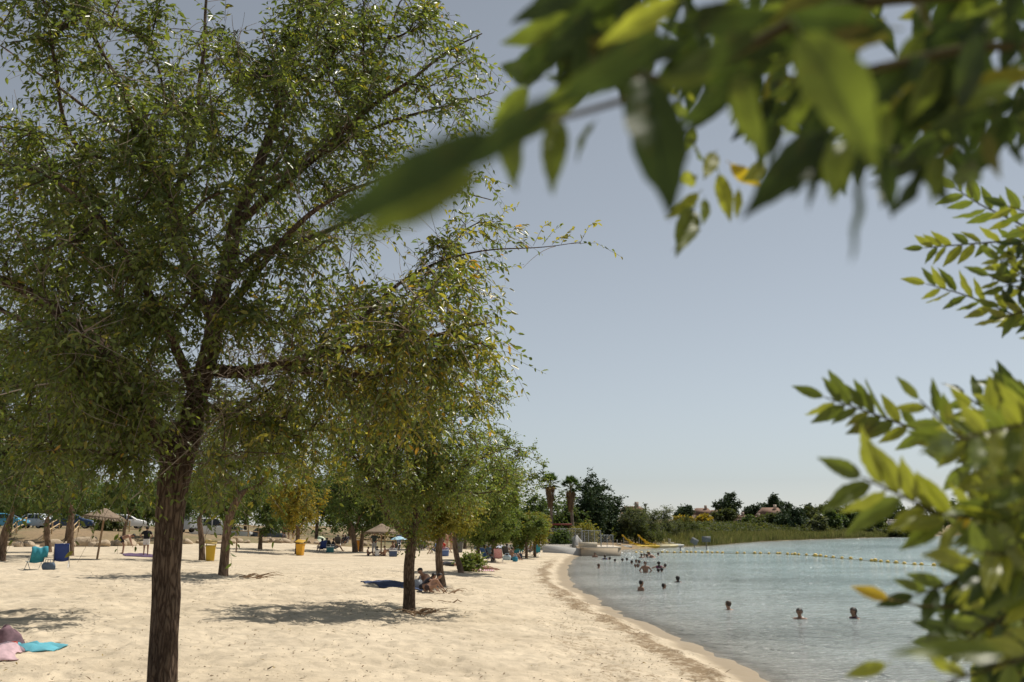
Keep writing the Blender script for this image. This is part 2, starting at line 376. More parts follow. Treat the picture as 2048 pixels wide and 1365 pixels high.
def build_lake():
    u = np.concatenate([np.linspace(-1.4, -.05, 20)[:-1], np.linspace(-.05, .3, 120)[:-1], np.linspace(.3, 2.4, 40)])
    y = np.concatenate([np.linspace(-9.5, 9, 25)[:-1], np.linspace(9, 60, 120)[:-1], np.geomspace(60, 3000, 120)])
    U, Y = np.meshgrid(u, y); X = U * (Y + 10); s = shore(X, Y)
    n, k = U.shape; idx = np.arange(n * k).reshape(n, k)
    F = np.stack([idx[:-1, :-1], idx[:-1, 1:], idx[1:, 1:], idx[1:, :-1]], -1).reshape(-1, 4)
    F = F[s.ravel()[F].min(1) < 1.2]
    used, inv = np.unique(F, return_inverse=True)
    V = np.stack([X, Y, 0 * X], -1).reshape(-1, 3)[used]
    dep = np.clip(-s / 14.0, 0, 1).ravel()[used]
    me = mesh_np('lake', V, inv.reshape(-1, 4), True, vattr={'depth': dep})
    link('lake', me, None, 'structure', mat_water())
build_lake()
# ------------------------------------------------------------------ trees
class Skel:
    def __init__(s):
        s.p = np.zeros((20000, 3)); s.par = []; s.n = 0; s.fix = {}
    def add(s, pt, par):
        s.p[s.n] = pt; s.par.append(par); s.n += 1; return s.n - 1
    def path(s, pts, par, radii=None):
        for i, q in enumerate(pts):
            par = s.add(q, par)
            if radii is not None: s.fix[par] = radii[i]
        return par
    def grow(s, tgt, rs, step=.3, zfree=.3, fork=0):
        pts = s.p[fork:s.n]; d = tgt - pts; L = np.linalg.norm(d, axis=1)
        pen = np.where(pts[:, 2] > tgt[2] + zfree, 1.5, 1.0)
        par = np.array(s.par[fork:s.n]); pd = norm(pts - s.p[np.maximum(par, 0)])
        cosang = np.sum(pd * d, 1) / np.maximum(L, 1e-6)
        i = int(np.argmin(L * pen * (1.45 - .45 * cosang))) + fork
        a = s.p[i].copy(); L = float(np.linalg.norm(tgt - a)); k = max(2, int(L / step))
        dirp = norm(a - s.p[max(s.par[i], 0)]) if s.par[i] >= 0 else np.array([0, 0, 1.0])
        c = a + (dirp * .45 + norm(tgt - a) * .2 + np.array([0, 0, .12])) * L * .6
        t = np.linspace(0, 1, k + 1)[1:, None]
        q = (1 - t) ** 2 * a + 2 * t * (1 - t) * c + t * t * tgt
        q[:-1] += rs.normal(0, .035, q[:-1].shape) * min(1, L)
        return s.path(q, i)
    def radii(s, r0, e=2.25):
        acc = np.zeros(s.n); r = np.zeros(s.n)
        for i in range(s.n - 1, -1, -1):
            r[i] = max(r0, acc[i] ** (1 / e)) if acc[i] else r0
            if i in s.fix: r[i] = s.fix[i]
            if s.par[i] >= 0: acc[s.par[i]] += r[i] ** e
        return r
    def chains(s, r):
        ch = [[] for _ in range(s.n)]
        for i in range(s.n):
            if s.par[i] >= 0: ch[s.par[i]].append(i)
        out = []; stack = [(0, None)]
        while stack:
            st, par = stack.pop()
            c = [] if par is None else [par]; i = st
            while True:
                c.append(i)
                if not ch[i]: break
                b = max(ch[i], key=lambda j: r[j])
                stack += [(j, i) for j in ch[i] if j != b]
                i = b
            out.append((c, par is not None))
        return out
def lobes(rs, C, Rd, nl, n, spread=.5, inner=.62, bottom=-.75):
    """uneven crown: points inside lobes that sit round an ellipsoid"""
    d = norm(rs.normal(size=(nl * 4, 3))); d = d[d[:, 2] > bottom][:nl]
    cen = d * inner * rs.uniform(.75, 1.12, (len(d), 1))
    k = rs.randint(0, len(cen), n); q = norm(rs.normal(size=(n, 3))) * rs.uniform(.15, 1, (n, 1)) ** .5 * spread * rs.uniform(.75, 1.15, (len(cen), 1))[k]
    return C + (cen[k] + q) * Rd
def leaf_geo(base, L, Wd, Nn, wid, hexa):
    """base (N,3), L unit dir*len, Wd unit side, Nn unit normal, wid half width"""
    l = np.linalg.norm(L, axis=1, keepdims=True)
    if hexa:
        w1 = Wd * wid[:, None]; up = Nn * wid[:, None] * .35
        V = np.stack([base, base + L * .3 + w1 * .9 + up, base + L * .68 + w1 * .75 + up * .6, base + L - Nn * l * .08, base + L * .68 - w1 * .75 + up * .6, base + L * .3 - w1 * .9 + up], 1)
        i = np.arange(len(base))[:, None] * 6
        F = np.concatenate([i + [0, 1, 2, 3], i + [0, 3, 4, 5]], 1).reshape(-1, 4); return V.reshape(-1, 3), F, 2
    V = np.stack([base, base + L * .45 + Wd * wid[:, None] + Nn * wid[:, None] * .3, base + L, base + L * .45 - Wd * wid[:, None] + Nn * wid[:, None] * .3], 1)
    i = np.arange(len(base))[:, None] * 4
    return V.reshape(-1, 3), (i + [0, 1, 2, 3]).reshape(-1, 4), 1
PAL = {
    'elm':   [(.07, .105, .034), (.165, .19, .05), (.27, .245, .05), (.34, .2, .04)],
    'dark':  [(.05, .085, .033), (.10, .14, .048), (.17, .16, .04), (.2, .15, .04)],
    'fresh': [(.085, .13, .04), (.175, .215, .06), (.22, .2, .05), (.26, .2, .05)],
    'yell':  [(.13, .14, .035), (.23, .2, .04), (.36, .27, .04), (.4, .24, .035)],
    'pine':  [(.028, .052, .026), (.055, .085, .035), (.08, .1, .035), (.08, .09, .03)],
    'grey':  [(.075, .095, .055), (.125, .14, .08), (.17, .165, .09), (.2, .17, .1)],
    'olive': [(.05, .07, .03), (.09, .105, .045), (.13, .13, .05), (.15, .13, .05)],
}
def foliage(rs, starts, dirs, lens, nleaf, llen, pal, yel, hexa=False, droop=.35, wr=.2, petiole=.5, updir=.55):
    """twigs (N) with nleaf alternate leaves each; returns twig tubes data, leaf V,F,col"""
    N = len(starts); K = 5; t = np.linspace(0, 1, K)
    bend = rs.normal(0, .12, (N, 1, 3)); g = np.array([0, 0, -1.0])
    Pt = starts[:, None] + dirs[:, None] * lens[:, None, None] * t[None, :, None] + (g * droop + bend) * lens[:, None, None] * (t ** 2)[None, :, None]
    tl = (np.arange(nleaf) + .8) / nleaf
    tl = np.broadcast_to(tl, (N, nleaf)) * rs.uniform(.9, 1.05, (N, nleaf)); tl = np.clip(tl, .08, 1)
    base = starts[:, None] + dirs[:, None] * lens[:, None, None] * tl[..., None] + (g * droop + bend) * lens[:, None, None] * (tl ** 2)[..., None]
    tang = norm(dirs[:, None] + (g * droop + bend) * 2 * tl[..., None])
    ref = norm(np.array([0, 0, 1.0]) + rs.normal(0, .35, (N, 1, 3)))
    side = norm(np.cross(tang, np.broadcast_to(ref, tang.shape)))
    sg = np.where(np.arange(nleaf) % 2 == 0, 1.0, -1.0)[None, :, None]
    Ld = norm(tang * .55 + side * sg * .8 + rs.normal(0, .25, tang.shape) + g * .32)
    nn = norm(np.broadcast_to(ref, tang.shape) * updir + rs.normal(0, .45, tang.shape))
    Wd = norm(np.cross(Ld, nn)); nn = np.cross(Wd, Ld)
    ll = llen * rs.uniform(.65, 1.25, (N, nleaf, 1))
    b = base.reshape(-1, 3); L = (Ld * ll).reshape(-1, 3); w = (ll * wr * rs.uniform(.85, 1.2, ll.shape)).reshape(-1)
    V, F, per = leaf_geo(b, L, Wd.reshape(-1, 3), nn.reshape(-1, 3), w, hexa)
    pl = np.array(PAL[pal]); m = len(b)
    mixv = np.clip(rs.rand(N, 1) * .6 + rs.rand(N, nleaf) * .5 - .05, 0, 1).reshape(-1, 1)
    c = pl[0] * (1 - mixv) + pl[1] * mixv
    yp = np.repeat(np.broadcast_to(yel, (N,)), nleaf); r = rs.rand(m)
    tw = np.repeat(rs.rand(N), nleaf)
    isy = r < yp * (.3 + 1.6 * tw); c[isy] = pl[2] * rs.uniform(.7, 1.1, (isy.sum(), 1)); iso = r < yp * .05; c[iso] = pl[3]
    c *= rs.uniform(.8, 1.2, (m, 1))
    return Pt, V, F, np.repeat(c, per, 0)
def emit_tree(root, sk, rs, r0, tw, leaf, limb_thr, bark, leafmat, sides=(14, 7, 4), trunk_detail=False, rtrunk=None, twig_r=.0028, split=True):
    r = sk.radii(r0); ch = sk.chains(r)
    loc = np.array(root.location)
    small = []; first = True; limbs = 0; big = []
    for c, hasp in ch:
        pts = sk.p[c] - loc; rr = r[c].copy()
        if hasp: rr[0] = min(rr[1] * 1.15, rr[0])
        if first or (rr.max() > limb_thr and len(c) > 2):
            K = max(len(c) * (3 if first and split else 2), 8); tt = np.linspace(0, len(c) - 1, K); ii = np.arange(len(c))
            # smooth resample
            q = np.stack([np.interp(tt, ii, pts[:, j]) for j in range(3)], 1); rq = np.interp(tt, ii, rr)
            for _ in range(3): q[1:-1] = .25 * q[:-2] + .5 * q[1:-1] + .25 * q[2:]
            if first and trunk_detail:
                K2 = 150; t2 = np.linspace(0, K - 1, K2); q = np.stack([np.interp(t2, np.arange(K), q[:, j]) for j in range(3)], 1); rq = np.interp(t2, np.arange(K), rq)
                S = 72; V, F = tubes(q[None], rq[None], S)
                a = np.tile(np.arange(S), K2); k = np.repeat(np.arange(K2), S)
                nz = vnoise(a * .42 + .6 * np.sin(k * .12), k * .14, 31) + .6 * vnoise(a * 1.1 + k * .05, k * .3, 32) + .8 * np.sin(a * 2 * np.pi / S * 3 + k * .02) * .35
                cen = np.repeat(q, S, 0); V = V + (V - cen) * ((nz - .8) * .13)[:, None]
            else:
                V, F = tubes(q[None], rq[None], sides[0] if first else sides[1])
            if first: link('trunk', mesh_np('trunk', V, F, True), root, None, bark)
            elif split: link('limb', mesh_np('limb', V, F, True), root, None, bark)
            else: big.append((V, F))
            first = False
        else:
            small.append((pts, rr))
    parts = list(big)
    for pts, rr in small:
        parts.append(tubes(pts[None], rr[None], sides[2]))
    if tw is not None and len(tw):
        parts.append(tubes(tw - loc, np.linspace(twig_r, twig_r * .5, tw.shape[1])[None], 3))
    if parts:
        V, F = merge(parts); link('twigs', mesh_np('twigs', V, F, True), root, 'stuff', bark)
    V, F, C = leaf
    link('crown', mesh_np('crown', V - loc, F, False, C), root, 'stuff', leafmat)
def make_tree(label, base, H, crown, trunk_r, fork=None, seed=1, ncl=60, tpc=6, nleaf=7, llen=.1, tlen=.45, pal='elm', yel=.1, hexa=False, nl=10,
              name='elm_tree', group=None, bark=None, leafmat=None, droop=.3, spread=.5, inner=.62, limb_thr=.05, guides=(), wr=.25, split=True, bottom=-.75, cat='tree', up=.2):
    """crown = (dx,dy,cz,rx,ry,rz) relative to the base; fork = list of trunk points relative to the base"""
    rs = np.random.RandomState(seed); base = np.array(base, float)
    near = leafmat is M_LEAF; ncl = int(ncl * (1.9 if near else 1.35)); tpc = int(tpc * (1.5 if near else 1.3)); llen *= 1.1 if near else 1.38
    root = thing(name, label, cat, base, 0, group)
    sk = Skel(); sk.add(base + [0, 0, -.15], -1); sk.fix[0] = trunk_r * 1.45
    tp = [np.array(q, float) for q in (fork or [(0, 0, H * .2), (crown[0] * .2, crown[1] * .2, H * .4)])]
    prev = np.array([0, 0, 0.0]); pts = []; rad = []
    full = [np.array([0, 0, .1])] + tp; tot = len(full)
    for i, q in enumerate(full):
        for f in ((.5, 1.0) if i else (1.0,)):
            pts.append(base + prev + (q - prev) * f + (rs.normal(0, trunk_r * .12, 3) * [1, 1, 0] if i else 0)); rad.append(trunk_r * (1.18 - .4 * (i + f - 1) / tot if i else 1.2))
        prev = q
    tip = sk.path(pts, 0, rad); fk = max(0, sk.n - 2)
    for gd in guides:      # explicit limbs, relative points with radius
        st = sk.n - 1 if gd[0] is None else gd[0]
        rel = [base + np.array(q[:3]) for q in gd[1]]
        k0 = int(np.argmin(np.linalg.norm(sk.p[:sk.n] - rel[0], axis=1)))
        dense = []; rr = []; a = sk.p[k0]; ra = None
        for q, g in zip(rel, gd[1]):
            m = max(1, int(np.linalg.norm(q - a) / .3)); ra = g[3] if ra is None else ra
            for j in range(m):
                f = (j + 1) / m; dense.append(a + (q - a) * f + rs.normal(0, .02, 3)); rr.append(ra + (g[3] - ra) * f)
            a = q; ra = g[3]
        sk.path(dense, k0, rr)
    C = base + np.array(crown[:3]); Rd = np.array(crown[3:])
    pts = lobes(rs, C, Rd, nl, ncl, spread, inner, bottom)
    order = np.argsort(np.linalg.norm(pts - sk.p[fk], axis=1) + rs.rand(len(pts)) * .3)
    step = max(.25, H / 22); st = []; dr = []
    for i in order:
        e = sk.grow(pts[i], rs, step, fork=max(0, fk - 1))
        a = sk.p[e]; out = norm((a - C) / Rd)
        j = e
        for k in range(tpc):
            j2 = j if k < 2 or rs.rand() < .5 else max(sk.par[j], 0)
            st.append(sk.p[j2] + rs.normal(0, .03, 3)); d = out * .55 + norm(rs.normal(size=3)) * .9 + np.array([0, 0, up]); dr.append(norm(d)); j = j2 if sk.par[j2] > fk else e
    st = np.array(st); dr = np.array(dr); N = len(st)
    ln = tlen * rs.uniform(.55, 1.3, N)
    tw, V, F, Cc = foliage(rs, st, dr, ln, nleaf, llen, pal, yel, hexa, droop, wr)
    emit_tree(root, sk, rs, .007 * H / 5, tw[:, ::2] if near else None, (V, F, Cc), limb_thr, bark or M_BARKF, leafmat or M_LEAFF, sides=(12 if split else 7, 6, 3), split=split)
    return root

# ---- the big foreground elm, its limbs traced from the photograph and set at their own depths
def foreground_elm():
    rs = np.random.RandomState(7)
    D = 10.8; g = gz(*P(327, 1365, D)[:2])
    base = P(318, 1052 + (CAM_Z - g) / D * FPX, D); base[2] = g
    root = thing('elm_tree', 'large dark-barked elm with fissured trunk filling the left half of the view', 'tree', base)
    sk = Skel(); sk.add(base + [0, 0, -.2], -1); sk.fix[0] = .2
    def seg(px, a=None):
        return [P(x, y, D + dy) for x, y, dy, r in px], [q[3] for q in px]
    def guide(px, par=None):
        pts, rr = seg(px)
        if par is None: par = int(np.argmin(np.linalg.norm(sk.p[:sk.n] - pts[0], axis=1)))
        a = sk.p[par].copy(); ra = rr[0]; dense = []; rad = []
        for q, r2 in zip(pts, rr):
            L = np.linalg.norm(q - a); m = max(1, int(L / .22))
            for j in range(m):
                f = (j + 1) / m; dense.append(a + (q - a) * f + rs.normal(0, .012, 3)); rad.append(ra + (r2 - ra) * f)
            a, ra = q, r2
        return sk.path(dense, par, rad)
    guide([(320, 1400, 0, .15), (328, 1280, 0, .142), (333, 1150, 0, .138), (340, 1020, 0, .145), (352, 940, 0, .165), (372, 880, 0, .135), (395, 790, 0, .115), (425, 680, .05, .1), (445, 580, .1, .09), (470, 450, .15, .075), (528, 310, .2, .06), (560, 210, .25, .05), (592, 80, .3, .035), (610, -60, .3, .025), (640, -200, .3, .012)], 0)
    fk = int(np.argmax(sk.p[:sk.n, 2] > CAM_Z + .95))
    guide([(345, 915, 0, .12), (315, 860, -.1, .105), (262, 790, -.3, .1), (220, 710, -.5, .09), (165, 655, -.7, .075), (80, 590, -1.0, .055), (-30, 545, -1.3, .04), (-150, 480, -1.5, .02)])
    guide([(410, 740, 0, .075), (470, 752, -.1, .07), (545, 735, -.3, .062), (640, 708, -.6, .05), (715, 700, -.8, .038), (800, 690, -1.0, .026), (900, 660, -1.1, .014), (985, 640, -1.2, .006)])
    guide([(560, 732, -.3, .045), (650, 745, -.5, .036), (740, 752, -.7, .026), (830, 740, -.9, .016), (930, 700, -1.0, .008)])
    guide([(432, 650, .05, .07), (385, 560, .4, .065), (350, 470, .6, .06), (342, 420, .7, .055), (305, 320, .8, .045), (270, 230, .8, .038), (205, 110, .7, .028), (150, 0, .6, .018), (110, -120, .5, .008)])
    guide([(342, 420, .7, .045), (368, 340, .8, .04), (392, 230, .9, .032), (408, 100, .9, .024), (415, -60, 1.0, .014), (420, -220, 1.0, .007)])
    guide([(315, 350, .8, .03), (240, 322, .5, .026), (160, 300, .2, .02), (90, 268, 0, .015), (-40, 245, -.2, .008)])
    guide([(310, 330, .8, .03), (250, 270, 1.1, .025), (120, 180, 1.4, .018), (0, 90, 1.6, .01)])
    guide([(470, 450, .15, .05), (555, 380, -.2, .042), (640, 310, -.5, .034), (720, 225, -.8, .026), (820, 160, -1.0, .018), (900, 100, -1.1, .012), (960, 70, -1.2, .006)])
    guide([(640, 310, -.5, .026), (760, 250, -.3, .02), (880, 215, -.2, .012), (985, 185, -.1, .006)])
    guide([(500, 380, .2, .045), (600, 330, .8, .035), (700, 230, 1.2, .026), (760, 120, 1.4, .018), (800, 0, 1.5, .01)])
    guide([(445, 580, .1, .05), (520, 500, .7, .04), (640, 470, 1.1, .032), (760, 410, 1.4, .022), (880, 380, 1.5, .012), (980, 400, 1.6, .006)])
    guide([(640, 708, -.6, .03), (720, 640, -.4, .025), (800, 560, -.3, .018), (880, 520, -.3, .013), (960, 500, -.3, .009), (1060, 494, -.3, .006), (1160, 488, -.3, .003)])
    guide([(220, 710, -.5, .05), (140, 690, .1, .04), (40, 640, .5, .03), (-100, 560, .8, .015)])
    guide([(395, 790, 0, .06), (350, 690, -.7, .05), (300, 590, -1.3, .042), (240, 480, -1.7, .03), (160, 400, -1.9, .02), (60, 330, -2.0, .01)])
    guide([(425, 680, .05, .055), (470, 600, -.7, .045), (540, 510, -1.2, .035), (610, 430, -1.6, .025), (700, 380, -1.8, .015), (800, 340, -1.9, .007)])
    # dead and living long shoots
    for a, b, dy in (((110, 580), (160, 770), -1.2), ((965, 490), (1180, 470), -.3), ((780, 560), (960, 330), -.5), ((930, 560), (1040, 400), 0)):
        pass
    C = P(395, 300, D); Rd = np.array([3.35, 2.7, 3.35])
    pts = lobes(rs, C, Rd, 34, 520, .40, .68, -.7)
    # more clusters along the traced silhouette of the right side and low skirt
    ext = []
    for x, y, dy, n in ((930, 120, -1, 4), (980, 170, -.2, 3), (900, 230, .3, 4), (930, 330, .3, 4), (960, 420, 1.3, 4), (880, 480, 0, 5), (930, 560, .3, 4), (900, 640, -.8, 7), (960, 690, -1, 5), (860, 740, -.7, 6), (780, 780, -.6, 5), (690, 780, -.5, 5), (760, 700, -1.2, 5), (830, 600, -1.0, 6), (740, 620, -1.1, 6), (660, 660, -1.2, 5), (900, 560, -1.2, 5), (820, 680, -1.4, 4), (600, 800, -.3, 4), (840, 820, -.3, 4), (930, 780, -.4, 3), (720, 560, .5, 7), (620, 600, .2, 7), (800, 640, .2, 7), (560, 650, .6, 6), (200, 800, -.8, 5), (100, 720, -1, 6), (20, 650, 0, 6), (120, 840, -.5, 4), (30, 800, .2, 5), (480, 640, -1.2, 5), (700, 690, 0, 5), (860, 60, -.9, 4), (780, 30, .5, 4), (700, 120, -.3, 4), (40, 480, .3, 10), (140, 560, .5, 10), (260, 640, .8, 10), (60, 600, 1.2, 10), (180, 680, 1.5, 10), (90, 780, 1.0, 8), (240, 760, 1.4, 8), (300, 520, 1.5, 8), (150, 430, 1.4, 8), (330, 640, -1.4, 6), (250, 560, -1.6, 6), (520, 780, .6, 6), (640, 760, .8, 6), (440, 820, .9, 5), (230, 700, -1.6, 7), (170, 760, -1.4, 7), (290, 800, -1.2, 5), (120, 660, -1.8, 6), (200, 850, -1.0, 6), (90, 900, -.6, 5), (260, 900, -.7, 4), (480, 880, -.6, 4), (560, 850, -.4, 5), (640, 870, -.2, 4), (440, 930, -.3, 3), (380, 520, -1.5, 5), (470, 500, -1.4, 5), (600, 520, -1.3, 5)):
        for _ in range(n): ext.append(P(x + rs.normal(0, 30), y + rs.normal(0, 28), D + dy + rs.normal(0, .35)))
    pts = np.concatenate([pts, np.array(ext)])
    px = (pts[:, 0] / pts[:, 1]) * FPX + 1024
    py_ = HOR - (pts[:, 2] - CAM_Z) / pts[:, 1] * FPX
    gap = vnoise(pts[:, 0] * 1.15 + 40, pts[:, 2] * 1.15 + 40, 55)
    keep = (gap > .24 + .14 * sm(520, 200, py_)) | (py_ > 600) | ((px < 330) & (py_ > 230)) | ((px > 560) & (rs.rand(len(px)) > .2))
    pts = pts[(px > -420) & (px < 1015) & keep]
    order = np.argsort(np.linalg.norm(pts - sk.p[fk], axis=1) + rs.rand(len(pts)) * .4)
    st = []; dr = []; yl = []
    for i in order:
        e = sk.grow(pts[i], rs, .22, fork=fk)
        out = norm((sk.p[e] - C) / Rd); j = e
        q = pts[i]; fx = q[0] / q[1] * FPX + 1024; fy = HOR - (q[2] - CAM_Z) / q[1] * FPX
        yb = .05 + .30 * float(sm(350, 750, fx) * sm(350, 600, fy)) + .06 * float(sm(600, 900, fx))
        for k in range(10):
            if k > 2 and rs.rand() < .6 and sk.par[j] > fk: j = sk.par[j]
            st.append(sk.p[j] + rs.normal(0, .03, 3)); dr.append(norm(out * .5 + norm(rs.normal(size=3)) * .95 + np.array([0, 0, .05]))); yl.append(yb * (1.8 if rs.rand() < .3 else .6))
    # living sprigs along the bare shoot on the right
    for t in np.linspace(.25, 1, 9):
        q = P(960 + 200 * t, 497 - 10 * t, D - .3); st.append(q); dr.append(norm(np.array([.5, 0, .8]) + rs.normal(0, .3, 3))); yl.append(.5)
    st = np.array(st); dr = np.array(dr); N = len(st); yl = np.array(yl)
    ln = .5 * rs.uniform(.5, 1.35, N)
    tw, V, F, Cc = foliage(rs, st, dr, ln, 11, .078, 'elm', yl, True, .42, .2)
    # bare twigs: wiry dead shoots through the crown and round the fork
    bs = []; bd = []; bl = []
    idx = rs.randint(fk, sk.n, 2300)
    for i in idx:
        bs.append(sk.p[i]); bd.append(norm(norm(rs.normal(size=3)) + np.array([.1, -.2, .15]))); bl.append(rs.uniform(.2, .65))
    for i in range(260):
        bs.append(P(rs.uniform(315, 420), rs.uniform(740, 930), D + rs.normal(0, .1))); d = norm(np.array([rs.choice([-1, 1]) * rs.uniform(.5, 1), rs.normal(-.3, .4), rs.normal(.1, .35)])); bd.append(d); bl.append(rs.uniform(.35, 1.3))
    for i in range(240):
        bs.append(P(rs.uniform(430, 860), rs.uniform(690, 760), D - .4 + rs.normal(0, .2))); bd.append(norm(np.array([rs.normal(.3, .5), rs.normal(-.2, .4), rs.normal(0, .5)]))); bl.append(rs.uniform(.3, .9))
    bs = np.array(bs); bd = np.array(bd); bl = np.array(bl); ok_ = (bs[:, 0] / bs[:, 1] * FPX + 1024 < 880) | (bl < .35); bs, bd, bl = bs[ok_], bd[ok_], bl[ok_]; t = np.linspace(0, 1, 6)
    bend = rs.normal(0, .22, (len(bs), 1, 3)) + np.array([0, 0, -.12])
    bt = bs[:, None] + bd[:, None] * bl[:, None, None] * t[None, :, None] + bend * bl[:, None, None] * (t ** 2)[None, :, None]
    loc = np.array(root.location)
    Vb, Fb = tubes(bt - loc, np.linspace(.0042, .002, 6)[None], 3)
    link('dead_twigs', mesh_np('dead_twigs', Vb, Fb, True), root, 'stuff', plain((.3, .235, .18), .9, .3))
    emit_tree(root, sk, rs, .0055, tw[:, ::2], (V, F, Cc), .018, M_BARK, M_LEAF, sides=(40, 10, 4), trunk_detail=True)
    # a few pale dead hanging shoots
    sh = []
    for pp in ([(110, 585, -1.3), (128, 640, -1.4), (150, 720, -1.4), (190, 800, -1.3)], [(365, 140, -1), (360, 200, -1.1), (330, 240, -1.2), (285, 248, -1.2)], [(210, 327, -1), (262, 322, -1.1), (340, 296, -1.1), (368, 298, -1)], [(290, 380, -1), (320, 360, -1.1), (345, 345, -1.1)], [(0, 790, -1.5), (110, 760, -1.6), (300, 770, -1.2), (420, 745, -.6)], [(260, 1000, -.8), (310, 960, -.6), (400, 880, -.4), (470, 790, -.3)], [(800, 560, -1.4), (880, 640, -1.5), (940, 720, -1.5), (965, 820, -1.4)]):
        q = np.array([P(x, y, D + dy) for x, y, dy in pp]); tt = np.linspace(0, len(q) - 1, 14); q = np.stack([np.interp(tt, np.arange(len(q)), q[:, k]) for k in range(3)], 1)
        for _ in range(3): q[1:-1] = .25 * q[:-2] + .5 * q[1:-1] + .25 * q[2:]
        sh.append(tubes((q - loc)[None], np.linspace(.007, .0035, 14)[None], 5))
    for v in sh: link('dead_shoot', mesh_np('dead_shoot', v[0], v[1], True), root, None, plain((.42, .36, .29), .9, .2))
foreground_elm()

def crown_px(base, x0, x1, y0, y1, dy=0, ry=None):
    """crown ellipsoid that spans the given pixels, relative to base, at the tree's own distance"""
    Y = base[1] + dy; a = P((x0 + x1) / 2, (y0 + y1) / 2, Y); rx = (x1 - x0) / 2 / FPX * Y; rz = (y1 - y0) / 2 / FPX * Y
    return (a[0] - base[0], dy, a[2] - base[2], rx, ry or rx, rz)
def rel(base, x, y, dy=0):
    return tuple(P(x, y, base[1] + dy) - base)
GRP_B = 'shade trees on the beach'
# second elm, V-shaped fork
b = G(818, 1220)
make_tree('slender elm with V-shaped fork standing alone in the middle of the sand', b, 6.5, crown_px(b, 605, 1070, 690, 1048, 0, 3.1), .13,
          fork=[rel(b, 819, 1140), rel(b, 822, 1075)], seed=12, ncl=230, tpc=9, nleaf=9, llen=.07, tlen=.45, pal='fresh', yel=.16, hexa=True, nl=22, group=GRP_B, bark=M_BARK, leafmat=M_LEAF, limb_thr=.03,
          guides=[(0, [(*rel(b, 822, 1075), .09), (*rel(b, 790, 1050), .085), (*rel(b, 765, 1010, .1), .07), (*rel(b, 740, 950, .2), .055), (*rel(b, 700, 880, .3), .03)]),
                  (0, [(*rel(b, 822, 1075), .1), (*rel(b, 832, 1040), .095), (*rel(b, 835, 980, -.1), .08), (*rel(b, 832, 900, -.2), .06), (*rel(b, 800, 790, -.2), .035)]),
                  (0, [(*rel(b, 830, 1050), .07), (*rel(b, 870, 1000, .3), .05), (*rel(b, 930, 930, .6), .035), (*rel(b, 1020, 890, .8), .015), (*rel(b, 1068, 925, .9), .006)]),
                  (0, [(*rel(b, 825, 1062), .05), (*rel(b, 805, 1020, -.5), .04), (*rel(b, 790, 930, -.9), .025)])])
# trees deeper in the grove: label, trunk base px, trunk top px list, crown px box, radius, pal, yel, ncl, leaf
def grove(label, bx, by, trunk, cr, r, pal, yel, ncl, llen, seed, tpc=8, nleaf=7, tlen=.5, nl=10, ry=None, dy=0, **kw):
    b = G(bx, by); cp = crown_px(b, *cr, dy, ry)
    return make_tree(label, b, cp[2] + cp[5], cp, r, fork=[rel(b, *t) for t in trunk], seed=seed, ncl=ncl, tpc=tpc, nleaf=nleaf, llen=llen, tlen=tlen, pal=pal, yel=yel, nl=nl, group=GRP_B, **kw)
grove('leaning elm with dry twigs heaped at its foot, right of the big trunk', 446, 1152, [(452, 1090), (457, 1035), (478, 990)], (335, 670, 740, 1035), .15, 'fresh', .22, 200, .085, 21)
grove('dark-trunked tree beside the yellow bin with open lid', 404, 1121, [(404, 1085), (398, 1040)], (320, 530, 860, 1050), .15, 'dark', .08, 90, .11, 22)
grove('forked pale-brown tree at the left edge behind the beach chairs', 2, 1122, [(6, 1080), (14, 1050)], (-190, 190, 770, 1056), .17, 'dark', .08, 130, .11, 23)
grove('stout tree between the blue beach chairs and the boulders', 97, 1105, [(95, 1080), (93, 1045)], (0, 200, 830, 1058), .17, 'dark', .06, 90, .12, 24)
grove('thick straight tree just behind the navy beach chair', 140, 1112, [(141, 1070), (143, 1020)], (30, 320, 760, 1046), .17, 'dark', .06, 200, .11, 25)
grove('small dark round tree on the bank with bare trunk right of the white van', 520, 1099, [(521, 1080), (521, 1060)], (455, 604, 965, 1070), .15, 'dark', .04, 80, .15, 26, tlen=.55)
grove('yellowing tree with the orange-yellow bin against its trunk', 594, 1109, [(595, 1085), (596, 1060)], (535, 675, 880, 1068), .15, 'yell', .35, 110, .13, 27, tlen=.55)
grove('two-stemmed shady tree by the thatched parasol, left stem', 710, 1105, [(708, 1080), (706, 1060)], (630, 800, 890, 1078), .2, 'dark', .05, 150, .15, 28, tlen=.6)
grove('two-stemmed shady tree by the thatched parasol, right stem', 722, 1104, [(724, 1082), (726, 1062)], (675, 810, 930, 1068), .16, 'dark', .05, 70, .15, 29, tlen=.6)
grove('leaning yellow-green tree behind the crouching family', 884, 1174, [(878, 1130), (879, 1090), (884, 1065)], (815, 985, 945, 1086), .12, 'yell', .02, 150, .09, 30, tlen=.4)
grove('leaning tree with a leafy sapling at its foot', 922, 1146, [(914, 1115), (909, 1085), (912, 1065)], (880, 1085, 840, 1086), .12, 'fresh', .08, 230, .1, 31, tlen=.45)
grove('round-headed tree nearest the sunbathers with the red striped chair', 956, 1122, [(956, 1100), (957, 1080)], (898, 1018, 1000, 1088), .13, 'fresh', .06, 110, .14, 32, tlen=.5)
grove('round-headed tree directly behind the red striped chair', 986, 1124, [(987, 1100), (987, 1082)], (945, 1050, 1010, 1088), .13, 'fresh', .04, 100, .14, 33, tlen=.5)
grove('small tree with straight dark stem, second from the beach end', 1053, 1117, [(1053, 1100), (1053, 1080)], (1005, 1092, 1016, 1091), .1, 'fresh', .08, 100, .14, 34, tlen=.5)
grove('last small round tree at the right end of the beach row', 1070, 1114, [(1070, 1100), (1070, 1082)], (1040, 1112, 1026, 1091), .09, 'yell', .02, 90, .14, 35, tlen=.5)
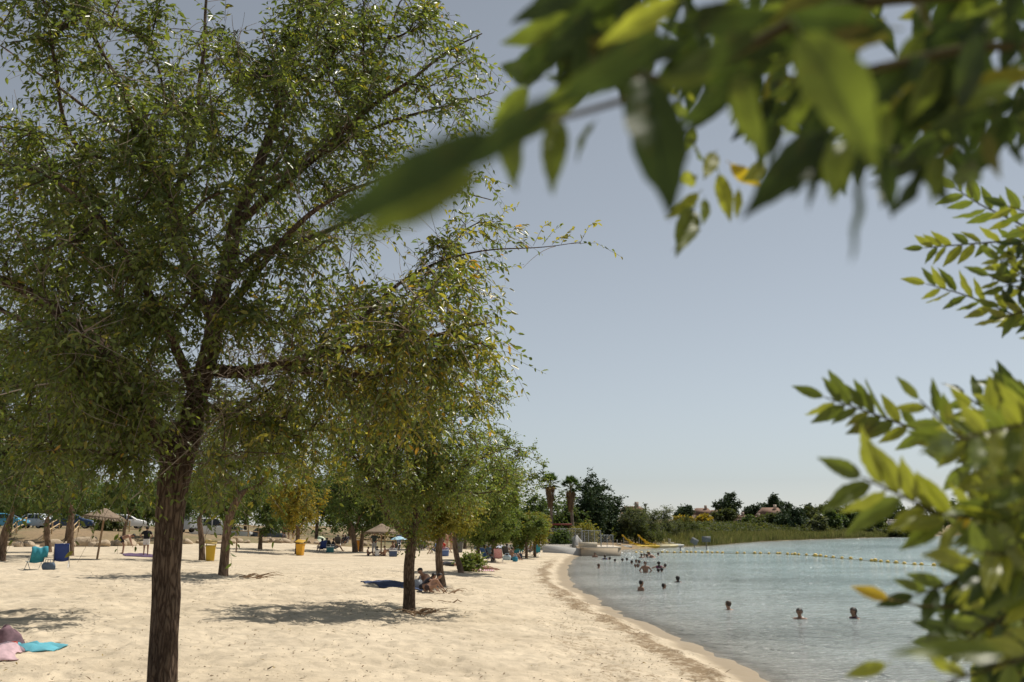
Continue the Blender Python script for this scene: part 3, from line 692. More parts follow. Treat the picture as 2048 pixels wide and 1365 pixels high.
grove('bushy tree behind the row, above the pale blue parasol', 845, 1100, [(845, 1080), (846, 1060)], (785, 910, 985, 1084), .15, 'dark', .06, 80, .17, 36, tlen=.6)
grove('dark broad tree beyond the leaning trunks', 930, 1098, [(930, 1080), (930, 1060)], (885, 990, 975, 1080), .15, 'dark', .05, 80, .18, 37, tlen=.6)
for lb_, px_, Y_, bx_, sd_ in (('slim tree added to shade the bank, behind the forked left tree', 38, 86, (-40, 110, 935, 1045), 71), ('dark slim trunk on the bank behind the thick straight tree', 150, 84, (85, 225, 930, 1040), 72), ('tree added to shade the bank above the bending man', 262, 86, (190, 330, 930, 1038), 73), ('tree added to shade the bank left of the far yellow bin', 345, 92, (290, 420, 935, 1044), 74)):  # put in to shade the bank, except the dark slim trunk
    X_ = (px_ - 1024) / FPX * Y_; b = np.array([X_, Y_, gz(X_, Y_)]); cp = crown_px(b, *bx_)
    make_tree(lb_, b, cp[2] + cp[5], cp, .13, seed=sd_, ncl=55, tpc=6, nleaf=6, llen=.2, tlen=.7, pal='dark', yel=.04, group=GRP_B, fork=[(0, 0, 1.0), (.1, 0, 1.9)])
# neighbour tree just outside the left edge: only a limb and part of its crown are in view, and its shade on the sand
b = np.array([-10.85, 20.5, gz(-10.85, 20.5)])
make_tree('elm at the far left edge showing one slanting limb', b, 7, (1.2, 0, 4.3, 3.3, 3.3, 2.2), .17, fork=[rel(b, -40, 1120), rel(b, -50, 1010)], seed=41, ncl=280, tpc=9, nleaf=9, llen=.075, pal='dark', yel=.08, hexa=False, nl=14, group=GRP_B, bark=M_BARK, leafmat=M_LEAF, limb_thr=.03,
          guides=[(0, [(*rel(b, -50, 1010), .12), (*rel(b, -30, 950, -.3), .1), (*rel(b, 0, 905, -.5), .09), (*rel(b, 50, 862, -.6), .08), (*rel(b, 90, 830, -.8), .05), (*rel(b, 180, 760, -.8), .02)])])
# ------------------------------------------------------------------ trees and shrubs further off
def at(px, Y, dz=0):
    X = (px - 1024) / FPX * Y; return np.array([X, Y, gz(X, Y) + dz])
def bgtree(label, box_, Y, pal, ncl=45, llen=.22, seed=1, name='broadleaf_tree', group=None, yel=.03, nl=9, tpc=6, nleaf=6, tlen=.8, tr=.18, ry=None, wr=.3, mat=None, up=.2, spread=.5, inner=.62, droop=.25, cat='tree', bottom=-.9, fk=.35):
    x0, x1, y0, y1 = box_; b = at((x0 + x1) / 2, Y); cp = crown_px(b, x0, x1, y0, y1, 0, ry)
    if cp[2] - cp[5] < .2: cp = (cp[0], cp[1], (cp[2] + cp[5] + .2) / 2, cp[3], cp[4], (cp[2] + cp[5] - .2) / 2)
    H = cp[2] + cp[5]
    return make_tree(label, b, H, cp, tr, fork=[(0, 0, max(.2, (cp[2] - cp[5]) * .6)), (0, 0, max(.45, cp[2] - cp[5] * fk))], seed=seed, ncl=ncl, tpc=tpc, nleaf=nleaf, llen=llen, tlen=tlen, pal=pal, yel=yel, nl=nl, name=name, group=group, wr=wr, leafmat=mat or M_LEAFF, split=False, up=up, spread=spread, inner=inner, droop=droop, cat=cat, bottom=bottom)
# row along the car park
pl = ['dark', 'olive', 'fresh', 'dark', 'olive', 'dark', 'fresh', 'olive', 'dark', 'olive', 'dark', 'fresh']
desc = ['over the blue car', 'over the dark parked car', 'between the parked cars and the thatched shade', 'left of the big trunk', 'just right of the big trunk', 'over the grey camper', 'over the white van', 'over the white hatchback', 'behind the small dark tree', 'behind the yellowing tree', 'behind the tilted parasol', 'behind the two-stemmed tree']
for i, x in enumerate((-30, 60, 165, 255, 345, 425, 500, 575, 640, 705, 770, 840)):
    bgtree('car park tree ' + desc[i], (x - 85, x + 85, 925 + (i * 37 % 40), 1048 + (i * 5 % 8)), 112 + (i * 7 % 18), pl[i], 85, .26, 60 + i, group='trees along the car park', name='broadleaf_tree')
GD = 'dark trees behind the jetty'
bgtree('broad dark tree left of the palms', (930, 1050, 985, 1085), 108, 'dark', 90, .2, 80, group=GD)
bgtree('dense dark tree between the two tallest palms and the beach row', (1030, 1125, 985, 1088), 116, 'dark', 110, .2, 81, group=GD)
bgtree('dense dark tree right behind the slim palms', (1085, 1180, 975, 1090), 122, 'dark', 120, .22, 82, group=GD)
bgtree('pointed dark pine just right of the right-hand palm', (1125, 1222, 952, 1092), 126, 'pine', 170, .22, 83, name='pine_tree', mat=M_PINE, up=.7, group=GD, nl=14)
bgtree('tallest pointed pine of the dark clump', (1162, 1250, 955, 1092), 130, 'pine', 170, .22, 84, name='pine_tree', mat=M_PINE, up=.7, group=GD, nl=14)
bgtree('lowest pine at the right end of the dark clump', (1195, 1272, 990, 1092), 131, 'pine', 130, .22, 85, name='pine_tree', mat=M_PINE, up=.7, group=GD, nl=14)
bgtree('small yellow-green tree above the white tent', (1140, 1190, 1046, 1082), 104, 'yell', 50, .16, 86, tr=.08)
bgtree('round low bush behind the pergola fence', (1102, 1130, 1060, 1092), 100, 'dark', 40, .16, 87, name='bush', cat='bush', tr=.05)
GS = 'grey-green tamarisks at the water'
for i, (bx, Y, p) in enumerate((((1232, 1300, 1014, 1096), 128, 'grey'), ((1275, 1335, 1022, 1096), 136, 'grey'), ((1318, 1362, 1020, 1094), 142, 'grey'), ((1345, 1400, 1034, 1092), 150, 'olive'), ((1255, 1330, 1050, 1098), 127, 'olive'))):
    bgtree(('tall grey-green tamarisk next to the dark pines', 'rounded grey-green tamarisk above the yellow slides', 'feathery grey-green tamarisk left of the yellow-flowering bush', 'olive-green waterside bush where the reeds begin', 'low olive bush hanging over the moored pedal boats')[i], bx, Y, p, 85, .2, 90 + i, name='tamarisk', group=GS, wr=.16, tr=.08, up=.5, droop=.1, cat='shrub')
GF = 'trees on the far shore'
for i, (lb, bx, Y, p, nm) in enumerate((
    ('pair of small dark conifers left of the pink house', (1350, 1382, 1013, 1036), 285, 'pine', 'conifer'),
    ('tall lone dark tree standing above the houses', (1437, 1478, 983, 1030), 290, 'pine', 'broadleaf_tree'),
    ('flat-topped little cedar on the skyline', (1490, 1514, 1012, 1032), 300, 'pine', 'cedar'),
    ('dark domed tree on the hill behind the gabled house', (1522, 1592, 1000, 1040), 300, 'pine', 'broadleaf_tree'),
    ('narrow cypress spike beside the domed tree', (1541, 1551, 990, 1030), 295, 'pine', 'cypress'),
    ('large round dark tree at the reed edge', (1546, 1622, 1012, 1068), 225, 'pine', 'broadleaf_tree'),
    ('pale willow-like bush right of the round dark tree', (1614, 1652, 1036, 1068), 222, 'grey', 'willow_bush'),
    ('broad olive-green tree on the far shore', (1622, 1700, 1004, 1062), 255, 'olive', 'broadleaf_tree'),
    ('dark upright tree beside the far parked cars', (1645, 1682, 1020, 1066), 235, 'dark', 'broadleaf_tree'),
    ('olive tree with uneven top near the landing', (1692, 1742, 1012, 1060), 258, 'olive', 'broadleaf_tree'),
    ('low grey shrub above the landing', (1706, 1742, 1044, 1066), 240, 'grey', 'shrub'),
    ('dark tree left of the white battlement wall', (1738, 1768, 1018, 1072), 250, 'dark', 'broadleaf_tree'),
    ('dark tree above the white battlement wall', (1755, 1812, 1004, 1046), 285, 'dark', 'broadleaf_tree'),
    ('thin cypress spike on the far skyline', (1613, 1620, 1010, 1040), 300, 'pine', 'cypress'),
    ('far tree half hidden by the foreground leaves, left', (1806, 1880, 1002, 1066), 275, 'olive', 'broadleaf_tree'),
    ('far tree half hidden by the foreground leaves, middle', (1870, 1960, 1006, 1064), 285, 'dark', 'broadleaf_tree'),
    ('far tree half hidden by the foreground leaves, right', (1950, 2060, 1000, 1064), 290, 'olive', 'broadleaf_tree'),
    ('mid-green tree between the broad olive tree and the landing', (1670, 1725, 1020, 1066), 246, 'dark', 'broadleaf_tree'),
    ('rounded olive tree left of the broad far tree', (1596, 1650, 1014, 1062), 262, 'olive', 'broadleaf_tree'),
    ('low dark hedge-like tree under the white battlement wall', (1748, 1830, 1052, 1074), 246, 'olive', 'shrub'),
    ('bushy green tree below the pink house', (1432, 1470, 1018, 1050), 262, 'olive', 'broadleaf_tree'),
    ('green bush left of the round dark tree', (1508, 1560, 1030, 1068), 228, 'olive', 'shrub'),
    ('dark little shrub in front of the low red roofs', (1486, 1512, 1036, 1056), 245, 'dark', 'shrub'),
    ('yellow-flowering bush below the pink house, left', (1352, 1382, 1032, 1052), 250, 'yell', 'shrub'),
    ('yellow-flowering bush below the pink house, right', (1396, 1420, 1032, 1050), 252, 'yell', 'shrub'))):
    bgtree(lb, (bx[0] - (bx[1] - bx[0]) * .08, bx[1] + (bx[1] - bx[0]) * .08, bx[2], bx[3]), Y, p, 85, .42, 110 + i, name=nm, group=GF, tlen=1.1, tr=.2, mat=M_PINE if p == 'pine' else M_LEAFF, yel=.6 if p == 'yell' else .02, ry=max(1.0, (bx[1] - bx[0]) / 2 / FPX * Y), cat='shrub' if 'shrub' in nm or 'bush' in nm else 'tree', fk=.9)
# scrub that cannot be told apart, and the reed belt
def scrub():
    rs = np.random.RandomState(5); n = 10000
    Y = rs.uniform(126, 262, n); s = rs.uniform(4, 26, n) ** 1.0
    X = np.interp(Y, _sy, _sx) - s * 1.5; z = ground(X, Y)
    h = (1.0 + 1.7 * vnoise(X * .12, Y * .12, 8)) * rs.rand(n) ** .6
    st = np.stack([X, Y, z + h * .75], 1); dr = norm(rs.normal(size=(n, 3)) + [0, 0, .8])
    tw, V, F, C = foliage(rs, st, dr, np.full(n, .7), 6, .5, 'olive', .08, False, .1, .25)
    link('scrub', mesh_np('scrub', V, F, False, C), None, 'stuff', M_LEAFF)['label'] = 'olive-green scrub covering the far bank behind the reeds'
    n = 56000; Y = rs.uniform(131, 262, n) ; s = -1.0 + 7.5 * rs.rand(n) ** 1.5; X = np.interp(Y, _sy, _sx) - s * np.sqrt(1 + np.interp(Y, _sy, _sg) ** 2); z = np.maximum(ground(X, Y), 0)
    hh = (.6 + 1.0 * vnoise(X * .35, Y * .35, 3)) * rs.uniform(.7, 1.2, n) * np.where(Y < 135, .7, 1)
    b = np.stack([X, Y, z], 1); L = np.stack([rs.normal(0, .12, n), rs.normal(0, .12, n), np.ones(n)], 1) * hh[:, None]
    Wd = norm(np.stack([rs.normal(size=n), rs.normal(size=n), np.zeros(n)], 1)); nn = np.cross(Wd, norm(L))
    V, F, _ = leaf_geo(b, L, Wd, nn, hh * .016, False)
    c = np.array([(.13, .135, .08)]) * (1 - rs.rand(n, 1)) + np.array([(.22, .2, .13)]) * rs.rand(n, 1); g = rs.rand(n) < .4; c[g] = np.array([.08, .11, .04])
    link('reeds', mesh_np('reeds', V, F, False, c), None, 'stuff', M_LEAFF)['label'] = 'belt of straw-green reeds along the far waterline'
scrub()
def far_wood():
    rs = np.random.RandomState(15); n = 8500; px = rs.uniform(-400, 1080, n); Y = rs.uniform(150, 185, n); X = (px - 1024) / FPX * Y; z = ground(X, Y)
    h = (3.2 + 5.5 * vnoise(X * .09, Y * .05, 18)) * rs.rand(n) ** .55
    tw, V, F, C = foliage(rs, np.stack([X, Y, z + h], 1), norm(rs.normal(size=(n, 3)) + [0, 0, .5]), np.full(n, .8), 6, .5, 'dark', .04, False, .1, .25)
    link('far_wood', mesh_np('far_wood', V, F, False, C), None, 'stuff', M_LEAFF)['label'] = 'hazy line of far trees beyond the car park'
far_wood()
# ---- fan palms
def palm(label, px, ytop, ybase, Y, seed, fl=1.15):
    rs = np.random.RandomState(seed); b = at(px, Y); top = P(px, ytop, Y); H = top[2] - b[2]
    root = thing('fan_palm', label, 'palm tree', b, 0, 'fan palms by the jetty')
    t = np.linspace(0, 1, 14); pts = np.stack([.15 * np.sin(t * 2 + seed), 0 * t, H * t - .1], 1)
    V, F = tubes(pts[None], (.2 - .09 * t)[None], 10); link('trunk', mesh_np('trunk', V, F, True), root, None, M_BARKD)
    tp = pts[-1]; n = 420                                      # skirt of dead fronds
    a = rs.uniform(0, 6.283, n); zz = rs.uniform(-1.9, -.1, n); rr = .16 + .42 * (zz + 1.9) / 1.9 * rs.uniform(.6, 1.1, n)
    base = tp + np.stack([np.cos(a) * rr * .8, np.sin(a) * rr * .8, zz], 1); L = np.stack([np.cos(a) * .12, np.sin(a) * .12, -rs.uniform(.4, .8, n)], 1)
    Wd = np.stack([-np.sin(a), np.cos(a), 0 * a], 1); V, F, _ = leaf_geo(base, L, Wd, np.stack([np.cos(a), np.sin(a), 0 * a], 1), np.full(n, .05), False)
    link('dead_frond_skirt', mesh_np('dead_frond_skirt', V, F, False, np.array([[.24, .16, .1]]) * rs.uniform(.6, 1.3, (n, 1))), root, 'stuff', M_LEAFF)
    st = []; lv = []; lw = []; ln_ = []; col = []
    for k in range(46):
        az = rs.uniform(0, 6.283); el = rs.uniform(-.55, 1.35); d = np.array([math.cos(az) * math.cos(el), math.sin(az) * math.cos(el), math.sin(el)])
        e = tp + d * fl * .55 + [0, 0, .15]; sd = norm(np.cross(d, [0, 0, 1.0])); nn = np.cross(sd, d)
        st.append(tubes(np.array([[tp, e]]), np.array([[.02, .015]]), 4))
        for j in range(13):
            f = (j - 6) / 6 * 1.15; dd = d * math.cos(f) + sd * math.sin(f) + np.array([0, 0, -.25 * abs(f)]); l = fl * .62 * (1 - .25 * abs(f))
            lv.append((e, dd * l, np.cross(nn, norm(dd)), nn)); col.append(np.array([.05, .085, .03]) * rs.uniform(.7, 1.4))
    A = [np.array(x) for x in zip(*lv)]
    V, F, _ = leaf_geo(A[0], A[1], norm(A[2]), A[3], np.full(len(lv), .055), False)
    link('fronds', mesh_np('fronds', V, F, False, np.array(col)), root, 'stuff', M_LEAFF)
    obj_parts('frond_stalks', st, plain((.16, .17, .06)), root, True, 'stuff')
palm('tall fan palm with brown skirt, left of the pair by the jetty', 1099, 968, 1085, 105, 1)
palm('slightly shorter fan palm, right of the pair by the jetty', 1142, 975, 1090, 106, 2)
palm('fan palm rising behind the beach trees, left of the pair', 1030, 962, 1085, 118, 3)
palm('fan palm half hidden behind the slender elm crown', 992, 978, 1085, 120, 4)
# ---- far houses
M_TILE = plain((.19, .11, .075), .85, .3, 3.0, .4); M_WWALL = plain((.72, .66, .58), .9, .08, 1.5); M_PWALL = plain((.4, .31, .25), .9, .1, 1.5); M_GLS = plain((.03, .04, .05), .15, .1)
def house(label, x0, x1, ye, yr, Y, depth, wall, nwin, flat=False, yb=None):
    b = at((x0 + x1) / 2, Y); w = (x1 - x0) / FPX * Y; ze = P(0, ye, Y)[2] - b[2]; zr = P(0, yr, Y)[2] - b[2]
    root = thing('house', label, 'house', b)
    obj_parts('wall', [box(0, depth / 2, ze / 2 - .5, w, depth, ze + 1)], wall, root)
    o = .5
    if flat:
        obj_parts('parapet', [box(0, depth / 2, (ze + zr) / 2, w + .2, depth + .2, zr - ze)], wall, root)
    else:
        V = np.array([[-w / 2 - o, -o, ze], [w / 2 + o, -o, ze], [w / 2 + o, depth + o, ze], [-w / 2 - o, depth + o, ze], [-w / 2 + w * .12, depth / 2, zr], [w / 2 - w * .12, depth / 2, zr]])
        r = link('roof', mesh_np('roof', V, [np.array([[0, 1, 5, 4], [2, 3, 4, 5]]), np.array([[1, 2, 5], [3, 0, 4]]), np.array([[3, 2, 1, 0]])]), root, None, M_TILE)
        obj_parts('chimney', [box(w * .2, depth * .4, zr + .1, .7, .7, 1.4)], wall, r)
    for k in range(nwin):
        x = -w / 2 + w * (k + .7) / (nwin + .4); wn = obj_parts('window', [box(x, -.03, ze * .62, 1.1, .1, 1.3)], plain((.6, .58, .55)), root)
        obj_parts('pane', [box(x, -.1, ze * .62, .85, .04, 1.05)], M_GLS, wn)
house('pink house with terracotta roof on the far hill', 1388, 1420, 1030, 1016, 300, 9, M_PWALL, 3)
house('white-walled wing with terracotta roof beside the pink house', 1418, 1452, 1030, 1020, 296, 8, M_WWALL, 3)
house('low long house with red roof right of the lone dark tree', 1462, 1492, 1038, 1030, 280, 7, M_PWALL, 2)
house('low house with faded roof behind the little shrub', 1488, 1526, 1040, 1033, 272, 7, M_PWALL, 2)
house('gabled pale house against the domed tree', 1520, 1562, 1032, 1015, 282, 9, plain((.6, .48, .38), .9), 2)
house('small white outbuilding in the far scrub', 1404, 1416, 1046, 1038, 258, 4, M_WWALL, 1)
b = at(1785, 262); root = thing('battlement_wall', 'white wall with toothed top on the far right shore', 'wall', b)
w = 44 / FPX * 262; zt = P(0, 1043, 262)[2] - b[2]
obj_parts('wall_face', [box(0, .3, zt / 2 - .3, w, .6, zt + .6)], M_WWALL, root)
for k in range(9): obj_parts('merlon', [box(-w / 2 + w * (k + .5) / 9, .3, zt + .25, w / 18, .5, .5)], M_WWALL, root)
# roof and mast peeping over the tamarisks
house('house whose brown ridge peeps over the grey tamarisks', 1246, 1286, 1024, 1012, 190, 8, M_PWALL, 2)
b = at(1287, 185); root = thing('chimney_stack', 'thin grey chimney stack over the tamarisks', 'chimney', b); zt = P(0, 1012, 185)[2] - b[2]
obj_parts('shaft', [rod((0, 0, 0), (0, 0, zt), .22, 10, .16)], plain((.4, .38, .36)), root, True); obj_parts('cap', [rod((0, 0, zt), (0, 0, zt + .4), .3, 10)], plain((.25, .24, .23)), root, True)
# ---- jetty, promenade wall, fence, pergola, tent
M_CONC = plain((.52, .43, .32), .9, .15, 2.0, .3); M_WHITE = plain((.5, .49, .47), .8, .15); M_STEEL = plain((.35, .37, .38), .5, .1, 5, 0, .6)
root = thing('jetty', 'stepped sandy-concrete jetty with white ramp at the end of the beach', 'jetty', (6.2, 92.5, 0))
obj_parts('quay_wall', [box(1.9, 4.2, .05, 3.6, 8.4, 1.3)], M_CONC, root)
obj_parts('coping', [box(1.9, 4.2, .75, 3.76, 8.56, .1)], plain((.6, .52, .42), .9, .1), root)
V = np.array([[-3.4, .35, .2], [0.08, .35, -.5], [.08, .75, -.5], [-3.4, .75, .2], [-3.4, .35, .95], [.08, .35, .66], [.08, .75, .66], [-3.4, .75, .95]])
link('ramp_wall', mesh_np('ramp_wall', V, np.array([[0, 1, 5, 4], [2, 3, 7, 6], [4, 5, 6, 7], [3, 0, 4, 7], [1, 2, 6, 5]])), root, None, M_WHITE)
obj_parts('block', [box(.75, .6, 1.0, 1.7, .5, .42)], plain((.6, .52, .4), .9), root)
b = at(1085, 99); root = thing('promenade_wall', 'low white wall running left from the jetty behind the last beach tree', 'wall', b)
obj_parts('wall_face', [box(-2.0, 0, .1, 9.5, .3, .8)], M_WHITE, root); obj_parts('coping', [box(-2.0, 0, .53, 9.6, .4, .07)], plain((.62, .6, .57)), root)
def mesh_fence(label, x0, x1, Y, z0, h, n, name='mesh_fence'):
    X0, X1 = (x0 - 1024) / FPX * Y, (x1 - 1024) / FPX * Y; root = thing(name, label, 'fence', (X0, Y, z0)); w = X1 - X0
    for k in range(n + 1): obj_parts('post', [rod((w * k / n, 0, 0), (w * k / n, 0, h + .05), .03, 6)], M_STEEL, root, True)
    obj_parts('top_rail', [rod((0, 0, h), (w, 0, h), .02, 6)], M_STEEL, root, True)
    wires = []
    m = int((w + h) / .16)
    for k in range(m):
        s = k * .16 - h
        for a_, b_ in (((s, 0), (s + h, h)), ((s, h), (s + h, 0))):
            xa, za = a_; xb, zb = b_; t0 = max(0, -xa / (xb - xa)); t1 = min(1, (w - xa) / (xb - xa))
            if t1 > t0: wires.append(rod((xa + (xb - xa) * t0, 0, za + (zb - za) * t0), (xa + (xb - xa) * t1, 0, za + (zb - za) * t1), .006, 3))
    obj_parts('wire_mesh', wires, M_STEEL, root, False, 'stuff')
mesh_fence('chain-link fence on the jetty, left taller panel', 1162, 1198, 94.5, .8, 1.45, 3)
mesh_fence('chain-link fence on the jetty, right panel by the water', 1199, 1222, 93.6, .8, 1.05, 2)
mesh_fence('dark railing along the promenade under the palms', 1100, 1160, 101, 1.1, 1.3, 5)
b = at(1117, 103); root = thing('pergola', 'small dark pergola with red roof edge beside the left palm', 'pergola', b)
for x in (-1.0, 1.0):
    for y in (0, 2): obj_parts('post', [box(x, y, 1.2, .1, .1, 2.4)], plain((.1, .05, .04)), root)
obj_parts('roof', [box(0, 1, 2.5, 2.5, 2.5, .16)], plain((.22, .05, .04)), root)
obj_parts('poster', [box(.35, -.06, 1.75, .6, .03, .75)], plain((.6, .5, .5), .8, .5, 4), root)
b = at(1151, 100); root = thing('white_tent', 'small white folded tent canopy below the right palm', 'tent', b)
rs_ = np.random.RandomState(3); tv = []; NS = 16
for k, (r_, z_) in enumerate(((.42, .0), (.46, .45), (.36, .85), (.22, 1.2), (.04, 1.5))):
    for j in range(NS):
        a_ = j * 6.283 / NS; q = r_ * (1 + .38 * math.cos(a_ * 4 + k * .5)); tv.append((math.cos(a_) * q * 1.5, math.sin(a_) * q * .8, z_ + .12 * math.sin(a_ * 3) * min(1, k)))
idx = np.arange(5 * NS).reshape(5, NS); fa = np.stack([idx[:-1], np.roll(idx[:-1], -1, 1), np.roll(idx[1:], -1, 1), idx[1:]], -1).reshape(-1, 4)
link('canopy_cloth', mesh_np('canopy_cloth', tv, fa, True), root, None, M_WHITE); obj_parts('pole', [rod((.75, -.5, 0), (.75, -.5, 1.8), .025, 6)], M_STEEL, root)
# ---- pedal boats with slides, moored boats, posts, signs
M_YEL = plain((.72, .5, .05), .4, .08); M_BOATW = plain((.5, .5, .47), .4, .08)
def boat(label, px, py, L, slide, col, rz=0.0):
    w = W(px, py); root = thing('pedal_boat', label, 'boat', w, rz, 'pedal boats moored by the reeds')
    for s in (-.55, .55):
        t = np.linspace(0, 1, 12); pts = np.stack([(t - .5) * L, 0 * t + s, .12 + .28 * np.abs(t - .5) ** 2 * 4 * .5], 1); rr = .24 * np.sin(np.pi * np.clip(t * .92 + .04, 0, 1)) ** .45
        V, F = tubes(pts[None], rr[None], 10); link('hull', mesh_np('hull', V, F, True), root, None, col)
    obj_parts('deck', [box(0, 0, .38, L * .7, 1.15, .08)], col, root)
    for s in (-.28, .28): bevelled('seat', [box(-.2, s, .55, .45, .42, .1), box(-.45, s, .8, .1, .42, .5)], col, root, .03)
    if slide:
        t = np.linspace(0, 1, 16); xs = -L * .48 + L * .8 * t; zs = 1.5 - 1.15 * np.sin(t * np.pi / 2) ** .9; zs[:3] += np.array([0, .06, .04])
        prof = [(-.32, .18), (-.3, 0), (0, -.03), (.3, 0), (.32, .18)]
        V = np.array([[x, y, z + dz] for x, z in zip(xs, zs) for y, dz in prof] + [[x, y * .92, z + dz - .05] for x, z in zip(xs, zs) for y, dz in prof]); n = 16 * 5
        i = np.arange(n).reshape(16, 5); f1 = np.stack([i[:-1, :-1], i[:-1, 1:], i[1:, 1:], i[1:, :-1]], -1).reshape(-1, 4)
        link('slide', mesh_np('slide', V, np.concatenate([f1, f1[:, ::-1] + n]), True), root, None, M_YEL)
        obj_parts('slide_support', [rod((-L * .42, -.28, .4), (-L * .42, -.28, 1.42), .03), rod((-L * .42, .28, .4), (-L * .42, .28, 1.42), .03), rod((-L * .3, 0, .4), (-L * .3, 0, 1.1), .03)], M_STEEL, root, True)
boat('pedal boat with curved yellow slide, left of the two', 1266, 1097, 2.7, True, M_YEL)
boat('pedal boat with curved yellow slide, right of the two', 1297, 1096.5, 2.7, True, M_YEL)
boat('cream pedal boat next to the right slide', 1318, 1096, 2.6, False, plain((.7, .62, .4), .4))
boat('cream pedal boat with high seats nearer the bay', 1334, 1095.5, 2.6, False, plain((.7, .6, .3), .4), .2)
boat('white pedal boat at the right end of the row', 1346, 1095, 2.6, False, M_BOATW, .1)
boat('low white boat lying left of the yellow slides', 1242, 1098, 2.6, False, M_BOATW, -.1)
def post(label, px, ytop, py, r=.05, sign=None, name='water_post'):
    w = W(px, py); h = P(px, ytop, w[1])[2]; root = thing(name, label, 'post' if not sign else 'sign', w - [0, 0, .6])
    obj_parts('pole', [rod((0, 0, 0), (0, 0, h + .6), r, 8)], plain((.14, .14, .14)), root, True)
    if sign:
        sw, sh, tilt, c = sign; o = obj_parts('board', [box(0, 0, 0, sw, .05, sh)], c, root); o.location = (0, -.08, h + .6 - sh / 2); o.rotation_euler = (0, tilt, 0)
        for z in (-sh * .25, sh * .25):
            q = obj_parts('bracket', [box(0, -.0, z, sw * .9, .07, .03)], plain((.2, .2, .2)), o)
post('short dark mooring post in the water right of the boats', 1361, 1094, 1104)
post('tilted grey sign on a post in the water', 1389, 1077, 1097, .05, (.9, .7, .5, plain((.2, .21, .21))), 'water_sign')
post('square grey sign on a tall post in the water', 1413, 1073, 1100, .05, (1.0, .65, 0, plain((.16, .17, .17))), 'water_sign')
# ---- float line
BU = [(1400 + .22 * x, 940 + .22 * y, 1) for x, y in ((20, 757), (68, 757), (110, 757), (158, 757), (205, 759), (338, 762), (404, 762), (498, 764), (550, 764), (627, 765), (705, 766), (727, 766), (796, 772), (838, 772), (864, 774), (898, 776), (968, 780), (1050, 788), (1096, 790), (1145, 795), (1211, 801), (1291, 809), (1371, 815), (1462, 824), (1562, 834), (1595, 836), (1645, 840), (1707, 845), (1784, 851), (1858, 857), (1952, 865), (2015, 868))]
BU += [(1868, 1132.5, 1), (1884, 1133, 1), (1901, 1134, 1), (1921, 1135, 1), (1948, 1137, 1), (1976, 1139, 1), (2005, 1141, 1), (2034, 1143, 1)]
BU += [(1100 + .166 * x, 940 + .166 * y, 1) for x, y in ((1040, 1004), (1102, 1002), (1183, 1000), (1353, 1000), (1414, 1000), (1500, 1002), (1575, 1002), (1650, 1000), (1700, 1000), (1755, 1000))]
BU.sort()
t = np.linspace(0, np.pi, 9); prof_r = .135 * np.sin(t) ** .8; prof_z = -.135 * np.cos(t); a = np.arange(14) * 2 * np.pi / 14
bv = np.array([[r_ * math.cos(q), r_ * math.sin(q), z_] for r_, z_ in zip(prof_r, prof_z) for q in a]); ii = np.arange(9 * 14).reshape(9, 14)
bf = np.stack([ii[:-1], np.roll(ii[:-1], -1, 1), np.roll(ii[1:], -1, 1), ii[1:]], -1).reshape(-1, 4)
BM = mesh_np('buoy', bv, bf, True, mats=[plain((.72, .5, .12), .45, .12)]); EY = mesh_np('eyelet', *tubes(np.array([[[-.19, 0, 0], [-.1, 0, 0], [.1, 0, 0], [.19, 0, 0]]]), np.array([[.02, .035, .035, .02]]), 6), True, mats=[plain((.25, .2, .1), .6)])
rr_ = np.random.RandomState(2)
for n_, (x, y, s_) in enumerate(BU):
    w = W(x, y); o = link('buoy', BM); o.location = (w[0], w[1], .05 + rr_.normal(0, .015)); o.rotation_euler = (rr_.normal(0, .15), rr_.normal(0, .15), rr_.normal(0, .4)); big = abs(x - 1631) < 2
    o.scale = (1.5,) * 3 if big else (rr_.uniform(.9, 1.12),) * 3
    tag(o, 'larger yellow buoy in the middle of the float line' if big else 'yellow ball float, %s from the jetty end of the line' % ordinal(n_ + 1), 'buoy', 'floats on the bathing line')
    e = link('eyelet', EY, o)
lp = np.array([W(x, y) for x, y, _ in BU]); lp[:, 2] = .02
V, F = tubes(lp[None], np.full((1, len(lp)), .012), 4); tag(link('float_rope', mesh_np('float_rope', V, F, True), None, None, plain((.35, .32, .22))), 'thin rope joining the yellow floats across the bay', 'rope')
# ------------------------------------------------------------------ people
def capsule(a, b, ra, rb, S=10):
    a = np.array(a, float); b = np.array(b, float); d = b - a; L = np.linalg.norm(d)
    if L < 1e-6: d = np.array([0, 0, 1e-4]); L = 1e-4
    u = d / L; pts = []; rad = []
    for t in (math.pi * .5, math.pi * .33, math.pi * .17): pts.append(a - u * ra * math.sin(t)); rad.append(max(ra * math.cos(t), .002))
    pts += [a, b]; rad += [ra, rb]
    for t in (math.pi * .17, math.pi * .33, math.pi * .5): pts.append(b + u * rb * math.sin(t)); rad.append(max(rb * math.cos(t), .002))
    return tubes_s(np.array(pts), np.array(rad), u, S)
def tubes_s(pts, rad, u, S):
    ref = np.array([0, 0, 1.0]) if abs(u[2]) < .8 else np.array([1.0, 0, 0]); n = norm(ref - u * (ref @ u)); b = np.cross(u, n); K = len(pts)
    a = np.arange(S) * 2 * np.pi / S
    V = (pts[:, None] + rad[:, None, None] * (np.cos(a)[None, :, None] * n + np.sin(a)[None, :, None] * b)).reshape(-1, 3)
    i = np.arange(K * S).reshape(K, S); F = np.stack([i[:-1], np.roll(i[:-1], -1, 1), np.roll(i[1:], -1, 1), i[1:]], -1).reshape(-1, 4)
    return V, np.concatenate([F, i[0][::-1].reshape(1, -1)[:, [0, 2, 4, 6]] if False else F[:0]])
